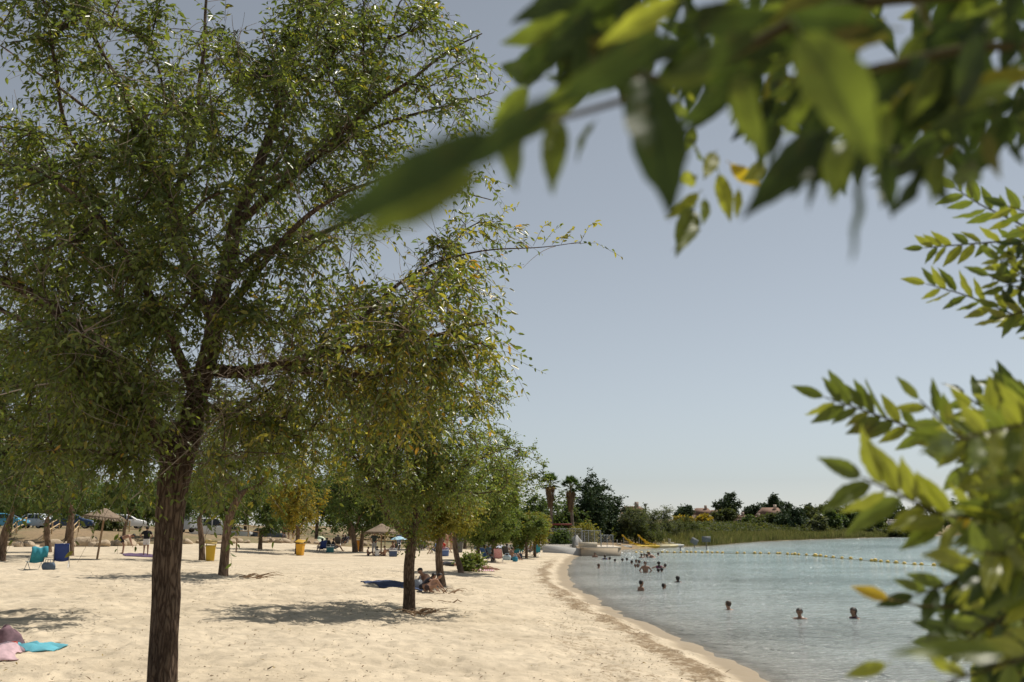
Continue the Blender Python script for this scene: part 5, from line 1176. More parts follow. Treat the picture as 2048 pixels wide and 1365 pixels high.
b = at(360, 96); bin_('far yellow litter bin on the bank left of the dark trunk', b, 0, 1.1, False, (.65, .38, .03))
bin_('dark grey litter bin behind the sapling tree', G(919, 1106), 0, 1.1, False, (.12, .12, .12), (.05, .05, .05))
# ---- parasols
def mat_thatch():
    m, N, L, B = newmat('thatch'); tc = nd(N, 'ShaderNodeTexCoord'); ns = nd(N, 'ShaderNodeTexNoise', Scale=30.0, Detail=5.0); L.new(tc.outputs['Object'], ns.inputs['Vector'])
    L.new(ramp(N, L, ns.outputs['Fac'], [(.3, (.12, .085, .055)), (.7, (.33, .25, .18))]), B.inputs['Base Color']); B.inputs['Roughness'].default_value = .95; return m  # straw tones darkened, shade of the foliage put into the colour
M_THATCH = mat_thatch()
def thatch_parasol(label, loc, rad, hp, ht, lean=0):
    rs = np.random.RandomState(int(rad * 100)); root = thing('thatched_parasol', label, 'parasol', loc); root.rotation_euler = (0, lean, 0)
    obj_parts('pole', [rod((0, 0, -.2), (0, 0, hp + ht * .8), .055, 8)], M_WOOD, root, True)
    for k in range(8):
        a = k * math.pi / 4; obj_parts('rib', [rod((0, 0, hp + ht * .8), (math.cos(a) * rad * .97, math.sin(a) * rad * .97, hp + .02), .02, 5)], M_WOOD, root, True)
    grid_obj('thatch_base', lambda u, v: (math.cos(u * 6.2832) * (.04 + rad * .96 * v), math.sin(u * 6.2832) * (.04 + rad * .96 * v), hp + ht - ht * v ** .9), 41, 8, M_THATCH, root, .05)
    n = 1500; v = rs.rand(n) ** .5; a = rs.rand(n) * 6.283; b = np.stack([np.cos(a) * rad * v * .85, np.sin(a) * rad * v * .85, hp + ht - ht * v ** .9 * .93 + .05], 1)
    L = np.stack([np.cos(a) * .34, np.sin(a) * .34, -.34 * ht / rad - rs.uniform(0, .1, n)], 1); L += rs.normal(0, .03, L.shape); Wd = np.stack([-np.sin(a), np.cos(a), 0 * a], 1)
    V, F, _ = leaf_geo(b, L, Wd, np.tile([0, 0, 1.0], (n, 1)), np.full(n, .035), False)
    link('thatch_straw', mesh_np('thatch_straw', V, F, False, np.array([[.28, .22, .16]]) * rs.uniform(.5, 1.3, (n, 1))), root, 'stuff', M_PINE)
g_ = G(762, 1112); hp = P(762, 1066, g_[1])[2] - g_[2]
thatch_parasol('thatched straw parasol sheltering the family', g_, 33 / FPX * g_[1], hp, .62)
g_ = G(194, 1119); hp = P(197, 1035, g_[1])[2] - g_[2]
thatch_parasol('thatched parasol on a bare leaning pole left of the big trunk', g_, 37 / FPX * g_[1], hp, .42, .1)
def parasol(label, loc, rad, hp, mat, tilt=(0, 0), und=None):
    root = thing('beach_parasol', label, 'parasol', loc); root.rotation_euler = (tilt[0], tilt[1], 0)
    obj_parts('pole', [rod((0, 0, -.25), (0, 0, hp + rad * .42), .018, 7)], M_FRAME, root, True); n = 8
    top = hp + rad * .4
    for k in range(n):
        a0, a1 = k * 6.2832 / n, (k + 1) * 6.2832 / n
        def f(u, v, a0=a0, a1=a1):
            a = a0 + (a1 - a0) * u; r = rad * v * (1 - .07 * math.sin(u * math.pi) * v); return (math.cos(a) * r, math.sin(a) * r, top - rad * .4 * v ** 1.5 + .03 * math.sin(u * math.pi) * v)
        grid_obj('panel', f, 6, 6, mat[k % len(mat)], root)
        obj_parts('rib', [rod((0, 0, top - .05), (math.cos(a0) * rad * .97, math.sin(a0) * rad * .97, hp - .0), .006, 4)], M_FRAME, root)
    obj_parts('finial', [rod((0, 0, top), (0, 0, top + .08), .015, 6, .008)], M_FRAME, root)
g_ = G(797, 1106); parasol('pale blue beach parasol right of the thatched one', g_, 17 / FPX * g_[1], P(0, 1080, g_[1])[2] - g_[2], [plain((.3, .5, .62), .7, .06), plain((.42, .6, .7), .7, .06)])
g_ = G(1001, 1114); parasol('pale lilac parasol behind the red striped chair', g_, 12 / FPX * g_[1], P(0, 1096, g_[1])[2] - g_[2], [plain((.55, .58, .72), .7, .06)])
g_ = G(639, 1096); parasol('tilted green and cream parasol over the cool box group', g_ + np.array([0, 0, .1]), 12 / FPX * g_[1] * 1.3, .62, [plain((.05, .09, .05), .7), plain((.6, .62, .45), .7)], (.35, .75))
# ---- cool boxes, bags, towels
def cooler(label, loc, rz, c, lc, s=1.0):
    root = thing('cool_box', label, 'cool box', loc, rz, 'cool boxes', s)
    bevelled('box_body', [box(0, 0, .19, .5, .34, .36)], plain(c, .4, .08), root, .03); bevelled('lid', [box(0, 0, .4, .53, .37, .07)], plain(lc, .4, .05), root, .02)
    obj_parts('handle', [tubes(np.array([[(-.27, 0, .36), (-.27, 0, .52), (0, 0, .55), (.27, 0, .52), (.27, 0, .36)]]), np.full((1, 5), .012), 6)], plain(lc, .4), root, True)
cooler('blue and white cool box in front of the chairs by the parasol', G(786, 1114), .2, (.06, .09, .18), (.7, .7, .7), 1.1)
cooler('teal cool box with pale lid in the group left of the parasol', G(660, 1106), .1, (.03, .16, .18), (.55, .6, .62), 1.15)
cooler('blue cool box right of the leaning yellow-green trunk', G(890, 1113), 0, (.1, .16, .35), (.3, .35, .5), 1.1)
def bag(label, loc, c, s=1.0, seed=1):
    rs = np.random.RandomState(seed); root = thing('beach_bag', label, 'bag', loc, seed, 'beach bags', s)
    grid_obj('bag_body', lambda u, v: tuple(np.array([math.cos(u * 6.2832) * .3, math.sin(u * 6.2832) * .16, 0]) * (.9 + .25 * math.sin(v * 2.6) - .25 * v ** 4 + .05 * math.sin(u * 31 + v * 4)) + [0, 0, .02 + .36 * v]), 25, 9, plain(c, .8, .2, 14), root)
    for y in (-.08, .08): obj_parts('strap', [tubes(np.array([[(-.16, y, .33), (-.12, y, .5), (.12, y, .5), (.16, y, .33)]]), np.full((1, 4), .014), 5)], plain(c, .8), root, True)
bag('bright blue bag by the person sitting on the sand', G(1030, 1124), (.04, .25, .4), .9, 2)
bag('pale blue bag left of the bright blue one', G(1014, 1121), (.4, .5, .58), .9, 3)
bag('dark bag under the two last trees', G(1038, 1118), (.04, .06, .1), 1.0, 4)
bag('pale bag beside the crouching family', G(836, 1178), (.35, .37, .4), .8, 5)
bag('dark blue bag under the navy beach chair', G(97, 1139), (.1, .14, .2), .9, 6)
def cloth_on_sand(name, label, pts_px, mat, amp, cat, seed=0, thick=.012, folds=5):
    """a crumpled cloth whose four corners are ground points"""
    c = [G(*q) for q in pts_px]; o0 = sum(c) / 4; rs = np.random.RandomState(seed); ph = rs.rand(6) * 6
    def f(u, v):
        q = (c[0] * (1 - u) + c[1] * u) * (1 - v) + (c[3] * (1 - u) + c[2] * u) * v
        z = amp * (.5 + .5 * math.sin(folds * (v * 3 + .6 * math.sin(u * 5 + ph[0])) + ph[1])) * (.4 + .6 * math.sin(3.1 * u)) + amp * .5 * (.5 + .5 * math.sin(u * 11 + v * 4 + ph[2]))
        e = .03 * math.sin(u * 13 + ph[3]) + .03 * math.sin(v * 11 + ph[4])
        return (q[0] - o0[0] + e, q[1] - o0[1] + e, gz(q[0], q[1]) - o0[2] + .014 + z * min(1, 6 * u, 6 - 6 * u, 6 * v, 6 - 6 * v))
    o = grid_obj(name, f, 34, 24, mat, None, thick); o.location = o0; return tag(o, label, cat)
cloth_on_sand('beach_towel', 'turquoise towel spread in folds on the sand at the lower left', [(28, 1289), (128, 1288), (92, 1306), (25, 1303)], plain((.1, .33, .4), .95, .7, 4), .07, 'towel', 1)
cloth_on_sand('blanket', 'pink and white blanket at the bottom left corner', [(-60, 1300), (40, 1302), (32, 1322), (-70, 1330)], plain((.52, .36, .39), .95, .6, 9), .1, 'blanket', 2)
cloth_on_sand('beach_towel', 'blue towel with shade put into its dark colour, left of the crouching family', [(722, 1163), (838, 1166), (846, 1182), (760, 1174)], plain((.04, .055, .11), .95, .4, 4), .05, 'towel', 3)  # cloth darkened to stand in for the bluish tree shade
cloth_on_sand('blanket', 'dark purple blanket spread in front of the boulders', [(245, 1108), (308, 1110), (312, 1116), (250, 1113)], plain((.1, .06, .12), .95, .4, 5), .05, 'blanket', 4)
cloth_on_sand('beach_towel', 'patterned pink towel under the sunbathers by the sapling', [(938, 1134), (985, 1139), (990, 1144), (945, 1142)], stripes((.5, .2, .2), (.6, .5, .52), 3), .03, 'towel', 5)
# clothes bundle and can at the lower-left corner
def heap(label, px, py, sx, sz, mat, seed, name='clothes_bundle'):
    rs = np.random.RandomState(seed); p = rs.rand(8) * 6; g_ = G(px, py)
    o = grid_obj(name, lambda u, v: (math.cos(u * 6.2832) * sx * math.sin(v * 1.57 + .02) * (1 + .18 * math.sin(u * 19 + p[0]) + .1 * math.sin(v * 9 + p[1])), math.sin(u * 6.2832) * sx * .7 * math.sin(v * 1.57 + .02) * (1 + .15 * math.sin(u * 25 + p[2])), sz * math.cos(v * 1.57) * (1 + .2 * math.sin(u * 13 + v * 7 + p[3]))), 49, 12, mat, None)
    o.location = g_; return tag(o, label, 'clothes')
heap('dark red and grey bundle of clothes at the left edge', 10, 1290, .28, .26, plain((.2, .12, .14), .95, .8, 12), 1)
heap('greyish purple bundle of clothes behind the red drink can', 12, 1308, .24, .13, plain((.25, .19, .22), .95, .5, 9), 2)
g_ = G(27, 1304); root = thing('drink_can', 'red drink can standing beside the turquoise towel', 'can', g_)
t = np.array([(.022, 0), (.033, .012), (.033, .108), (.026, .122), (.024, .12)]); a = np.arange(14) * 2 * np.pi / 14; V = [(r_ * math.cos(q) * 1.5, r_ * math.sin(q) * 1.5, z_ * 1.5) for r_, z_ in t for q in a]; i = np.arange(70).reshape(5, 14)
link('can_body', mesh_np('can_body', V, np.stack([i[:-1], np.roll(i[:-1], -1, 1), np.roll(i[1:], -1, 1), i[1:]], -1).reshape(-1, 4), True), root, None, plain((.45, .05, .03), .35, .2))
link('can_top', mesh_np('can_top', [(.036 * math.cos(q), .036 * math.sin(q), .176) for q in a], [np.arange(14)[None]]), root, None, M_FRAME)
# ---- boulders along the foot of the bank
rs = np.random.RandomState(11)
def boulder_mesh(seed):
    bm = bmesh.new(); bmesh.ops.create_icosphere(bm, subdivisions=3, radius=1); r_ = np.random.RandomState(seed); pl_ = norm(r_.normal(size=(9, 3))); of = r_.uniform(.62, .9, 9)
    for v in bm.verts:
        c_ = np.array(v.co)
        for n_, o_ in zip(pl_, of):
            d_ = c_ @ n_ - o_
            if d_ > 0: c_ = c_ - n_ * d_ * .92
        v.co = c_ * [1.25, 1, .72] + r_.normal(0, .012, 3)
    me = bpy.data.meshes.new('boulder'); bm.to_mesh(me); bm.free(); me.materials.append(plain((.42, .33, .23), .95, .3, 3.0, .7)); return me
BMs = [boulder_mesh(i) for i in range(6)]
xs = [-20, 12, 34, 58, 80, 112, 128, 158, 184, 204, 224, 238, 256, 275, 300, 372, 388, 412, 432, 455, 476, 490, 505, 540, 552, 566, 580, 604, 614, 626, 640, 655, 690, 735, 750]
for k, x in enumerate(xs):
    X0 = (x - 1024) / FPX * 88; yb = float(np.interp(X0, [-60, -36, -20, -12], [78, 80, 97, 104])); Y = yb + rs.uniform(.4, 2.4); q = at(x, Y); s_ = rs.uniform(.32, .62) * (1.5 if x in (158, 184) else 1.0) * (.75 if x > 360 else 1)
    o = link('boulder', BMs[k % 6]); o.location = q + [0, 0, s_ * .3]; o.scale = (s_,) * 3; o.rotation_euler = (rs.normal(0, .2), rs.normal(0, .2), rs.uniform(0, 6))
    tag(o, 'large pale boulder left of the bending man' if x == 184 else 'large pale boulder beside the thick straight tree' if x == 158 else 'pale boulder, %s from the left in the row along the bank' % ordinal(k + 1), 'boulder', 'boulders along the bank')
# ---- rail fences
def rail_fence(label, pts, h=.95, group='wooden rail fences'):
    b0 = np.array(pts[0], float); root = thing('rail_fence', label, 'fence', b0, 0, group)
    for q in pts:
        q = np.array(q) - b0; obj_parts('post', [rod(q + [0, 0, -.3], q + [0, 0, h + .05], .06, 8)], M_WOODP, root, True)
    for a_, b_ in zip(pts[:-1], pts[1:]):
        for z in (h * .5, h): obj_parts('rail', [rod(np.array(a_) - b0 + [0, 0, z], np.array(b_) - b0 + [0, 0, z], .05, 7)], M_WOODP, root, True)
M_WOODP = plain((.5, .36, .2), .85, .2, 10, .2)
rail_fence('wooden rail fence slanting down the bank at the far left', [at(35, 84), at(50, 88), at(68, 92)], 1.0)
rail_fence('wooden rail fence slanting up between the two left trunks', [at(105, 85), at(120, 88), at(134, 92)], 1.0)
rail_fence('wooden rail fence slanting beside the thick straight tree', [at(152, 84), at(163, 87), at(172, 90)], 1.0)
rail_fence('wooden rail fence left of the big trunk by the parked cars', [at(228, 95), at(250, 95), at(272, 94)], 1.0)
rail_fence('orange-brown rail fence in front of the white hatchback', [at(462, 104), at(485, 104), at(506, 104), at(526, 104)], 1.1)
rail_fence('low rail fence behind the thatched parasol', [at(726, 108), at(750, 108), at(775, 108), at(800, 108)], .9)
g_ = G(472, 1105); root = thing('wooden_post', 'short wooden post with a bent top left of the small dark tree', 'post', g_)
obj_parts('stake', [rod((0, 0, -.2), (.03, 0, .95), .05, 7)], M_WOOD, root, True); obj_parts('top_piece', [rod((.05, 0, .93), (-.25, 0, 1.03), .035, 6)], M_WOOD, root, True)
# ---- vehicles in the car park
M_TYRE = plain((.02, .02, .02), .8); M_RIM = plain((.4, .4, .41), .35, .05, 5, 0, .7); M_WIN = plain((.02, .025, .03), .08, .05)
def car(label, loc, rz, col, van=False, group='vehicles in the car park', tall=1.0):
    root = thing('parked_van' if van else 'parked_car', label, 'van' if van else 'car', loc, rz, group)
    if van: L, Wd, prof, gl = 4.5, 1.8, [(-2.2, .3), (-2.25, .7), (-2.2, 1.6), (-2.1, 1.95), (-1.6, 2.05), (.6, 2.03), (1.0, 1.9), (1.5, 1.2), (2.1, 1.0), (2.25, .7), (2.2, .3)], ((-2.1, -.9), (-.8, .1), (.2, 1.2))
    else: L, Wd, prof, gl = 4.1, 1.7, [(-2.0, .3), (-2.05, .75), (-1.85, 1.0), (-1.4, 1.4), (-.9, 1.48), (.1, 1.46), (.5, 1.35), (1.05, 1.0), (1.9, .82), (2.05, .6), (2.0, .3)], ((-1.5, -.75), (-.7, .05), (.1, .75))
    prof = np.array(prof); prof[:, 1] *= tall; n = len(prof)
    def wz(z): return Wd / 2 * (1 - .16 * max(0, (z - .95 * tall) / (prof[:, 1].max() - .9 * tall)))
    ys = [-1, -.82, .82, 1]; V = []
    for x, z in prof:
        for q in ys: V.append((x * (1 if abs(q) < 1 else .985), q * wz(z), z - (0 if abs(q) < 1 else .03)))
    V = np.array(V); i = np.arange(n * 4).reshape(n, 4); F = [np.stack([i[:-1, :-1], i[:-1, 1:], i[1:, 1:], i[1:, :-1]], -1).reshape(-1, 4), i[:, 0][None], i[:, 3][::-1][None], i[[0, -1]][:, [0, 1, 2, 3]][[0, 1], :][:, ::-1].reshape(-1)[None][:, [0, 3, 4, 7]]]
    body = link('car_body', mesh_np('car_body', V, F), root, None, plain(col, .25, .04, 3)); m = body.modifiers.new('b', 'BEVEL'); m.width = .05; m.segments = 2; m.limit_method = 'ANGLE'
    zt = prof[:, 1].max(); zs = (.98 * tall if not van else 1.2 * tall)
    for x0, x1 in gl:
        for s in (-1, 1):
            ins = .25 if not van and x0 < -1.4 else (.45 if (x1 > .7) else .04)
            yb_, yt = wz(zs) + .006, wz(zt - .1) + .006
            xa, xb = (x0 + (.35 if x0 < -1.4 and not van else .02), x1 - (ins if x1 > .7 else .02))
            link('side_window', mesh_np('side_window', [(x0, s * yb_, zs), (x1, s * yb_, zs), (xb, s * yt, zt - .12), (xa, s * yt, zt - .12)], np.array([[0, 1, 2, 3]])), root, None, M_WIN)
    k1 = 6 if van else 6
    (xa, za), (xb, zb) = prof[k1], prof[k1 + 1]; d = np.array([zb - za, -(xb - xa)]); d = -d / np.linalg.norm(d) * .012; d = d if d[1] > 0 else -d
    link('windscreen', mesh_np('windscreen', [(xa + .04 + d[0], -.62, za - .05 + d[1]), (xa + .04 + d[0], .62, za - .05 + d[1]), (xb - .06 + d[0], .7, zb + .06 + d[1]), (xb - .06 + d[0], -.7, zb + .06 + d[1])], np.array([[0, 1, 2, 3]])), root, None, M_WIN)
    for x in (-1.25, 1.3):
        for s in (-1, 1):
            a_ = np.arange(16) * 2 * np.pi / 16; y0 = s * (Wd / 2 - .12)
            pr = [(.2, -.09), (.31, -.1), (.32, 0), (.31, .1), (.2, .09)]; V = [(x + r_ * math.cos(q), y0 + w_, .32 + r_ * math.sin(q)) for r_, w_ in pr for q in a_]; j = np.arange(80).reshape(5, 16)
            w_o = link('wheel', mesh_np('wheel', V, np.stack([j[:-1], np.roll(j[:-1], -1, 1), np.roll(j[1:], -1, 1), j[1:]], -1).reshape(-1, 4), True), root, None, M_TYRE)
            link('rim', mesh_np('rim', [(x + .2 * math.cos(q), y0 + s * .07, .32 + .2 * math.sin(q)) for q in a_], [np.arange(16)[None]]), w_o, None, M_RIM)
    for s in (-1, 1):
        bevelled('headlight', [box(prof[-2][0] - .06, s * .6, .68 * tall, .1, .32, .16)], plain((.7, .7, .7), .1), root, .03); bevelled('tail_light', [box(prof[1][0] + .05, s * .66, .85 * tall, .08, .2, .25)], plain((.4, .02, .02), .2), root, .03)
        obj_parts('mirror', [box(.75, s * (Wd / 2 + .08), 1.02 * tall, .12, .16, .12)], plain(col, .3, .04, 3), root)
    obj_parts('bumper', [box(prof[-1][0] - .02, 0, .42, .14, Wd * .92, .2), box(prof[0][0] + .02, 0, .42, .14, Wd * .92, .2)], plain((.05, .05, .05), .6), root)
car('bright blue car at the left edge of the car park', at(28, 99), .15, (.08, .32, .5))
car('silver car between the blue and the dark cars', at(82, 102), 2.9, (.5, .52, .54))
car('dark blue car behind the thick straight tree', at(158, 101), .3, (.03, .06, .14))
car('white car left of the big trunk by the rail', at(262, 104), .5, (.7, .7, .7))
car('silver-grey camper van right of the big trunk', at(366, 108), 2.8, (.45, .48, .52), True, tall=1.2)
car('white van behind the dark trunk', at(432, 112), .25, (.75, .75, .74), True)
car('white hatchback under the orange-brown rail', at(478, 116), .1, (.72, .72, .71))
car('dark estate car behind the yellowing tree', at(545, 118), .1, (.1, .12, .15))
b = at(216, 94); bgtree('round grey-green bush by the parked dark blue car', (190, 244, 1036, 1066), 94, 'olive', 40, .18, 140, name='bush', cat='bush', tr=.06)
# ---- sapling, dry branch heap
grove('leafy sapling sprouting at the foot of the leaning tree', 938, 1143, [(938, 1135), (939, 1128)], (918, 966, 1102, 1150), .02, 'fresh', .15, 40, .09, 51, tlen=.4, nl=7, ry=.5)
def branch_heap(label, px, py, n, r_, seed, name='branch_heap'):
    rs_ = np.random.RandomState(seed); g_ = G(px, py); root = thing(name, label, 'branches', g_)
    for k in range(n):
        a_ = rs_.uniform(-.5, .5) + (math.pi if rs_.rand() < .3 else 0); l_ = rs_.uniform(.4, 1.0) * r_; s_ = rs_.normal(0, .25 * r_, 3) * [1, .8, 0]; d_ = np.array([math.cos(a_), math.sin(a_), rs_.uniform(.0, .25)])
        t_ = np.linspace(0, 1, 5)[:, None]; q = s_ + [0, 0, .03] + d_ * l_ * t_ + np.array([0, 0, .12]) * np.sin(t_ * 3.1) * rs_.rand() + rs_.normal(0, .02, (5, 3)); V, F = tubes(q[None], np.linspace(.02, .006, 5)[None] * rs_.uniform(.6, 1.3), 5)
        link('branch', mesh_np('branch', V, F, True), root, None, M_WOOD)
branch_heap('heap of dry broken branches at the foot of the leaning elm', 500, 1158, 16, 1.0, 1)
branch_heap('small dry twig lying on open sand right of the slender elm', 905, 1208, 3, .7, 2, 'dry_twig')
branch_heap('dry leaves and sticks at the foot of the slender elm', 834, 1230, 14, .7, 3)
branch_heap('thin sticks beside the leaning yellow-green trunk', 895, 1188, 6, .6, 4)
# ---- splash by the swimmers
rs_ = np.random.RandomState(4); n = 260; w = W(1262, 1112); q = w + np.stack([rs_.normal(0, .8, n), rs_.normal(0, .5, n), np.abs(rs_.normal(0, .16, n))], 1); q2 = W(1259, 1121) + np.stack([rs_.normal(0, .35, 60), rs_.normal(0, .3, 60), np.abs(rs_.normal(0, .1, 60))], 1); q = np.concatenate([q, q2]); n = len(q)
L = rs_.normal(0, .12, (n, 3)); Wd = norm(rs_.normal(size=(n, 3))); V, F, _ = leaf_geo(q, L, Wd, np.tile([0, 0, 1.0], (n, 1)), np.full(n, .035), False)
link('splash', mesh_np('splash', V, F), None, 'stuff', plain((.8, .82, .82), .3))['label'] = 'white splash kicked up by a swimmer'
# ------------------------------------------------------------------ leaf and bark crumbs on the sand
def debris():
    rs = np.random.RandomState(21); n = 5200
    u = rs.uniform(-.36, .2, n); Y = 11 + 40 * rs.rand(n) ** 1.4; X = u * (Y + 6); k = shore(X, Y) > .7; X, Y = X[k], Y[k]
    # thicker under the elms and along the drift line
    for px, py, m, sd in ((820, 1225, 260, .9), (450, 1156, 200, 1.4), (330, 1365, 200, 2.2), (880, 1180, 120, .8)):
        g_ = G(px, py); X = np.concatenate([X, g_[0] + rs.normal(0, sd, m)]); Y = np.concatenate([Y, g_[1] + rs.normal(0, sd, m)])
    yd = 11.5 + 60 * rs.rand(1500) ** 1.3; sd = 1.75 + rs.normal(0, .35, 1500) + (rs.rand(1500) < .4) * rs.uniform(0, 2.0, 1500) * (yd < 26); X = np.concatenate([X, np.interp(yd, _sy, _sx) - sd]); Y = np.concatenate([Y, yd])
    n = len(X); b = np.stack([X, Y, ground(X, Y) + relief(X, Y) + .006 + rs.rand(n) * .01], 1)
    a = rs.rand(n) * 6.283; ln_ = rs.uniform(.018, .055, n) * np.where(rs.rand(n) < .12, 2.6, 1); L = np.stack([np.cos(a), np.sin(a), rs.normal(.1, .25, n)], 1) * ln_[:, None]
    Wd = np.stack([-np.sin(a), np.cos(a), rs.normal(0, .3, n)], 1); V, F, _ = leaf_geo(b, L, norm(Wd), np.tile([0, 0, 1.0], (n, 1)), np.minimum(ln_ * .3, .012), False)
    c = np.array([[.12, .08, .045]]) * rs.uniform(.4, 1.7, (n, 1)); y = rs.rand(n) < .12; c[y] = np.array([.3, .22, .08])
    link('leaf_litter', mesh_np('leaf_litter', V, F, False, c), None, 'stuff', M_PINE)['label'] = 'brown bits of leaf and bark strewn over the sand'
debris()
# ------------------------------------------------------------------ the tree beside the camera: its leaves hang into the view
def leaf_mesh(seed):
    rs = np.random.RandomState(seed); nu, nv = 13, 5; V = []
    curl = rs.uniform(-.1, .35); fold = rs.uniform(.1, .45); tw = rs.uniform(-.35, .35); bend = rs.uniform(-.12, .12)
    for i in range(nu):
        u = i / (nu - 1); w = .17 * (math.sin(math.pi * min(1, u ** .82)) ** .85) * (1 - .35 * u ** 3) + .002
        w *= 1 + (.05 if i % 2 else -.03)
        for j in range(nv):
            v = (j / (nv - 1) - .5) * 2; ang = tw * u; y = v * w; z = abs(v) * w * fold - curl * u * u * .6 + .02 * math.sin(u * 16) * abs(v)
            V.append((u, y * math.cos(ang) - z * math.sin(ang) + bend * u * u, z * math.cos(ang) + y * math.sin(ang)))
    i = np.arange(nu * nv).reshape(nu, nv); F = np.stack([i[:-1, :-1], i[1:, :-1], i[1:, 1:], i[:-1, 1:]], -1).reshape(-1, 4)
    # short stalk
    s = tubes(np.array([[(-.12, 0, .02), (0, 0, 0), (.5, bend * .25, -.004 - curl * .15), (.97, bend * .94, -curl * .56)]]), np.array([[.012, .011, .008, .003]]), 4)
    return merge([(np.array(V), F), s])
LM = [leaf_mesh(s) for s in range(5)]
LMAT = {
    'dark': mat_leaf('leaf_green_in_shade', .34, .55, (1.5, 1.5, .5), .3, False, (.042, .066, .02), .25, (.11, .11, .03), .08, .1),  # base darkened to put shade into the overhanging leaves
    'mid': mat_leaf('leaf_green', .42, .55, (1.5, 1.45, .5), .35, False, (.14, .185, .045), .3, (.24, .23, .04), .05, .1),
    'lite': mat_leaf('leaf_yellow_green_sunlit', .45, .55, (1.45, 1.4, .5), .35, False, (.25, .28, .06), .25, (.42, .33, .04), .06, .1),  # base raised to put sunlight into the right-hand sprays
    'gold': mat_leaf('leaf_yellow', .45, .55, (1.3, 1.2, .5), .5, False, (.36, .31, .06), .15),
}
_lm = {}
def leaf_data(k, m):
    if (k, m) not in _lm: _lm[(k, m)] = mesh_np('leaf', *LM[k], True, mats=[LMAT[m]])
    return _lm[(k, m)]
FG = thing('elm_tree', 'elm beside the camera whose blurred leaves hang in from the right', 'tree', (2.1, .9, gz(2.1, .9)))
FGL = np.array(FG.location); frs = np.random.RandomState(77)
LEAVES = []      # (matrix, mesh index, colour, branch)
def mat_from(base, tip, roll, wide=1.0):
    x = tip - base; l = np.linalg.norm(x); x = x / l; view = norm(CAMP - (base + tip) / 2); z = norm(view - x * (view @ x)); y = np.cross(z, x)
    y, z = y * math.cos(roll) + z * math.sin(roll), z * math.cos(roll) - y * math.sin(roll)
    M = np.eye(4); M[:3, 0] = x * l; M[:3, 1] = y * l * wide; M[:3, 2] = z * l; M[:3, 3] = base; return M
def put(bx, by, tx, ty, Y, col, branch, roll=None, dy=0.0, wide=1.0):
    LEAVES.append((mat_from(P(bx, by, Y), P(tx, ty, Y + dy), frs.normal(0, .5) if roll is None else roll, wide), frs.randint(0, 5), col, branch))
stems = {}
def stem(branch, px, r0, r1):
    q = np.array([P(*p) for p in px]); t = np.linspace(0, len(q) - 1, 6 * len(q)); q = np.stack([np.interp(t, np.arange(len(q)), q[:, k]) for k in range(3)], 1)
    for _ in range(4): q[1:-1] = .25 * q[:-2] + .5 * q[1:-1] + .25 * q[2:]
    stems.setdefault(branch, []).append(tubes((q - FGL)[None], np.linspace(r0, r1, len(q))[None], 6)); return q
def twig(branch, px, ll, n, cols, r0=.0032, r1=.0011, spread=.85, side_bias=0, terminal=True):
    """a stem with alternate leaves; px = [(x, y, Y)...] from base to tip, ll = leaf length in metres"""
    q = stem(branch, px, r0, r1); L = len(q)
    for k in range(n + (1 if terminal else 0)):
        f = .12 + .88 * k / n; i = min(L - 1, int(f * (L - 1))); b = q[i]; tg = norm(q[min(L - 1, i + 2)] - q[max(0, i - 2)]); view = norm(CAMP - b)
        sd = norm(np.cross(view, tg)) * (1 if k % 2 else -1)
        d = norm(tg * 1.0 + sd * spread + view * frs.normal(0, .4) + np.array([0, 0, -.18])) if k < n else tg
        l = ll * frs.uniform(.75, 1.15) * (.75 + .25 * math.sin(f * 2.6)); 
        LEAVES.append((mat_from(b + d * l * .05, b + d * l * 1.03, frs.normal(0, .55)), frs.randint(0, 5), cols[frs.randint(len(cols))], branch))
T = 'top'
# overhanging branch, very close to the lens: the leaves one can make out
C1 = lambda x, y: (1000 + .512 * x, .512 * y)
for bx, by, tx, ty, Y, c, w in (
    (700, 0, 380, 175, .62, 'lite', .8), (375, 75, 195, 0, .75, 'dark', 1.1), (395, 115, 235, 250, .72, 'dark', 1.2), (150, 305, -10, 262, .85, 'dark', 1.2), (110, 340, -35, 500, .8, 'mid', 1.1), (300, 330, 60, 560, .6, 'mid', 1.1),
    (60, 490, 45, 735, .62, 'mid', 1.0), (230, 470, 185, 710, .62, 'mid', .9), (370, 480, 270, 610, .66, 'mid', .8), (560, 300, 690, 830, .55, 'dark', 1.05), (940, 280, 975, 620, .55, 'mid', 1.1), (1170, 130, 1520, 640, .5, 'mid', 1.15), (1260, 520, 965, 830, .6, 'dark', .8),
    (1270, 540, 1155, 775, .62, 'dark', .8), (1240, 590, 1345, 745, .7, 'mid', .9), (1405, 620, 1392, 1030, .48, 'dark', .42), (1480, 590, 1545, 850, .62, 'dark', .9), (1650, 640, 1545, 840, .64, 'dark', .9), (1640, 560, 1745, 805, .64, 'dark', .9), (1980, 560, 2055, 650, .7, 'dark', 1), (1850, 620, 1780, 760, .62, 'dark', .9), (1900, 520, 1930, 690, .6, 'dark', .9), (1540, 640, 1500, 800, .66, 'dark', .8), (1330, 560, 1290, 700, .62, 'mid', .8), (1720, 600, 1700, 790, .6, 'mid', .7), (1080, 470, 1060, 640, .64, 'dark', .9), (1780, 500, 1860, 690, .66, 'dark', 1),
    (1250, 600, 1205, 820, .6, 'dark', .45), (700, 90, 1090, 60, .62, 'dark', 1), (640, 130, 200, 420, .48, 'dark', .8), (420, 240, 150, 480, .5, 'mid', .7), (1000, 110, 640, 330, .55, 'dark', 1.1), (1520, 110, 1100, 60, .6, 'dark', 1), (1300, 120, 1540, 200, .6, 'dark', 1.2), (860, 250, 620, 330, .6, 'mid', 1)):
    put(*C1(bx, by), *C1(tx, ty), Y, c, T, None, frs.normal(0, .02), w)
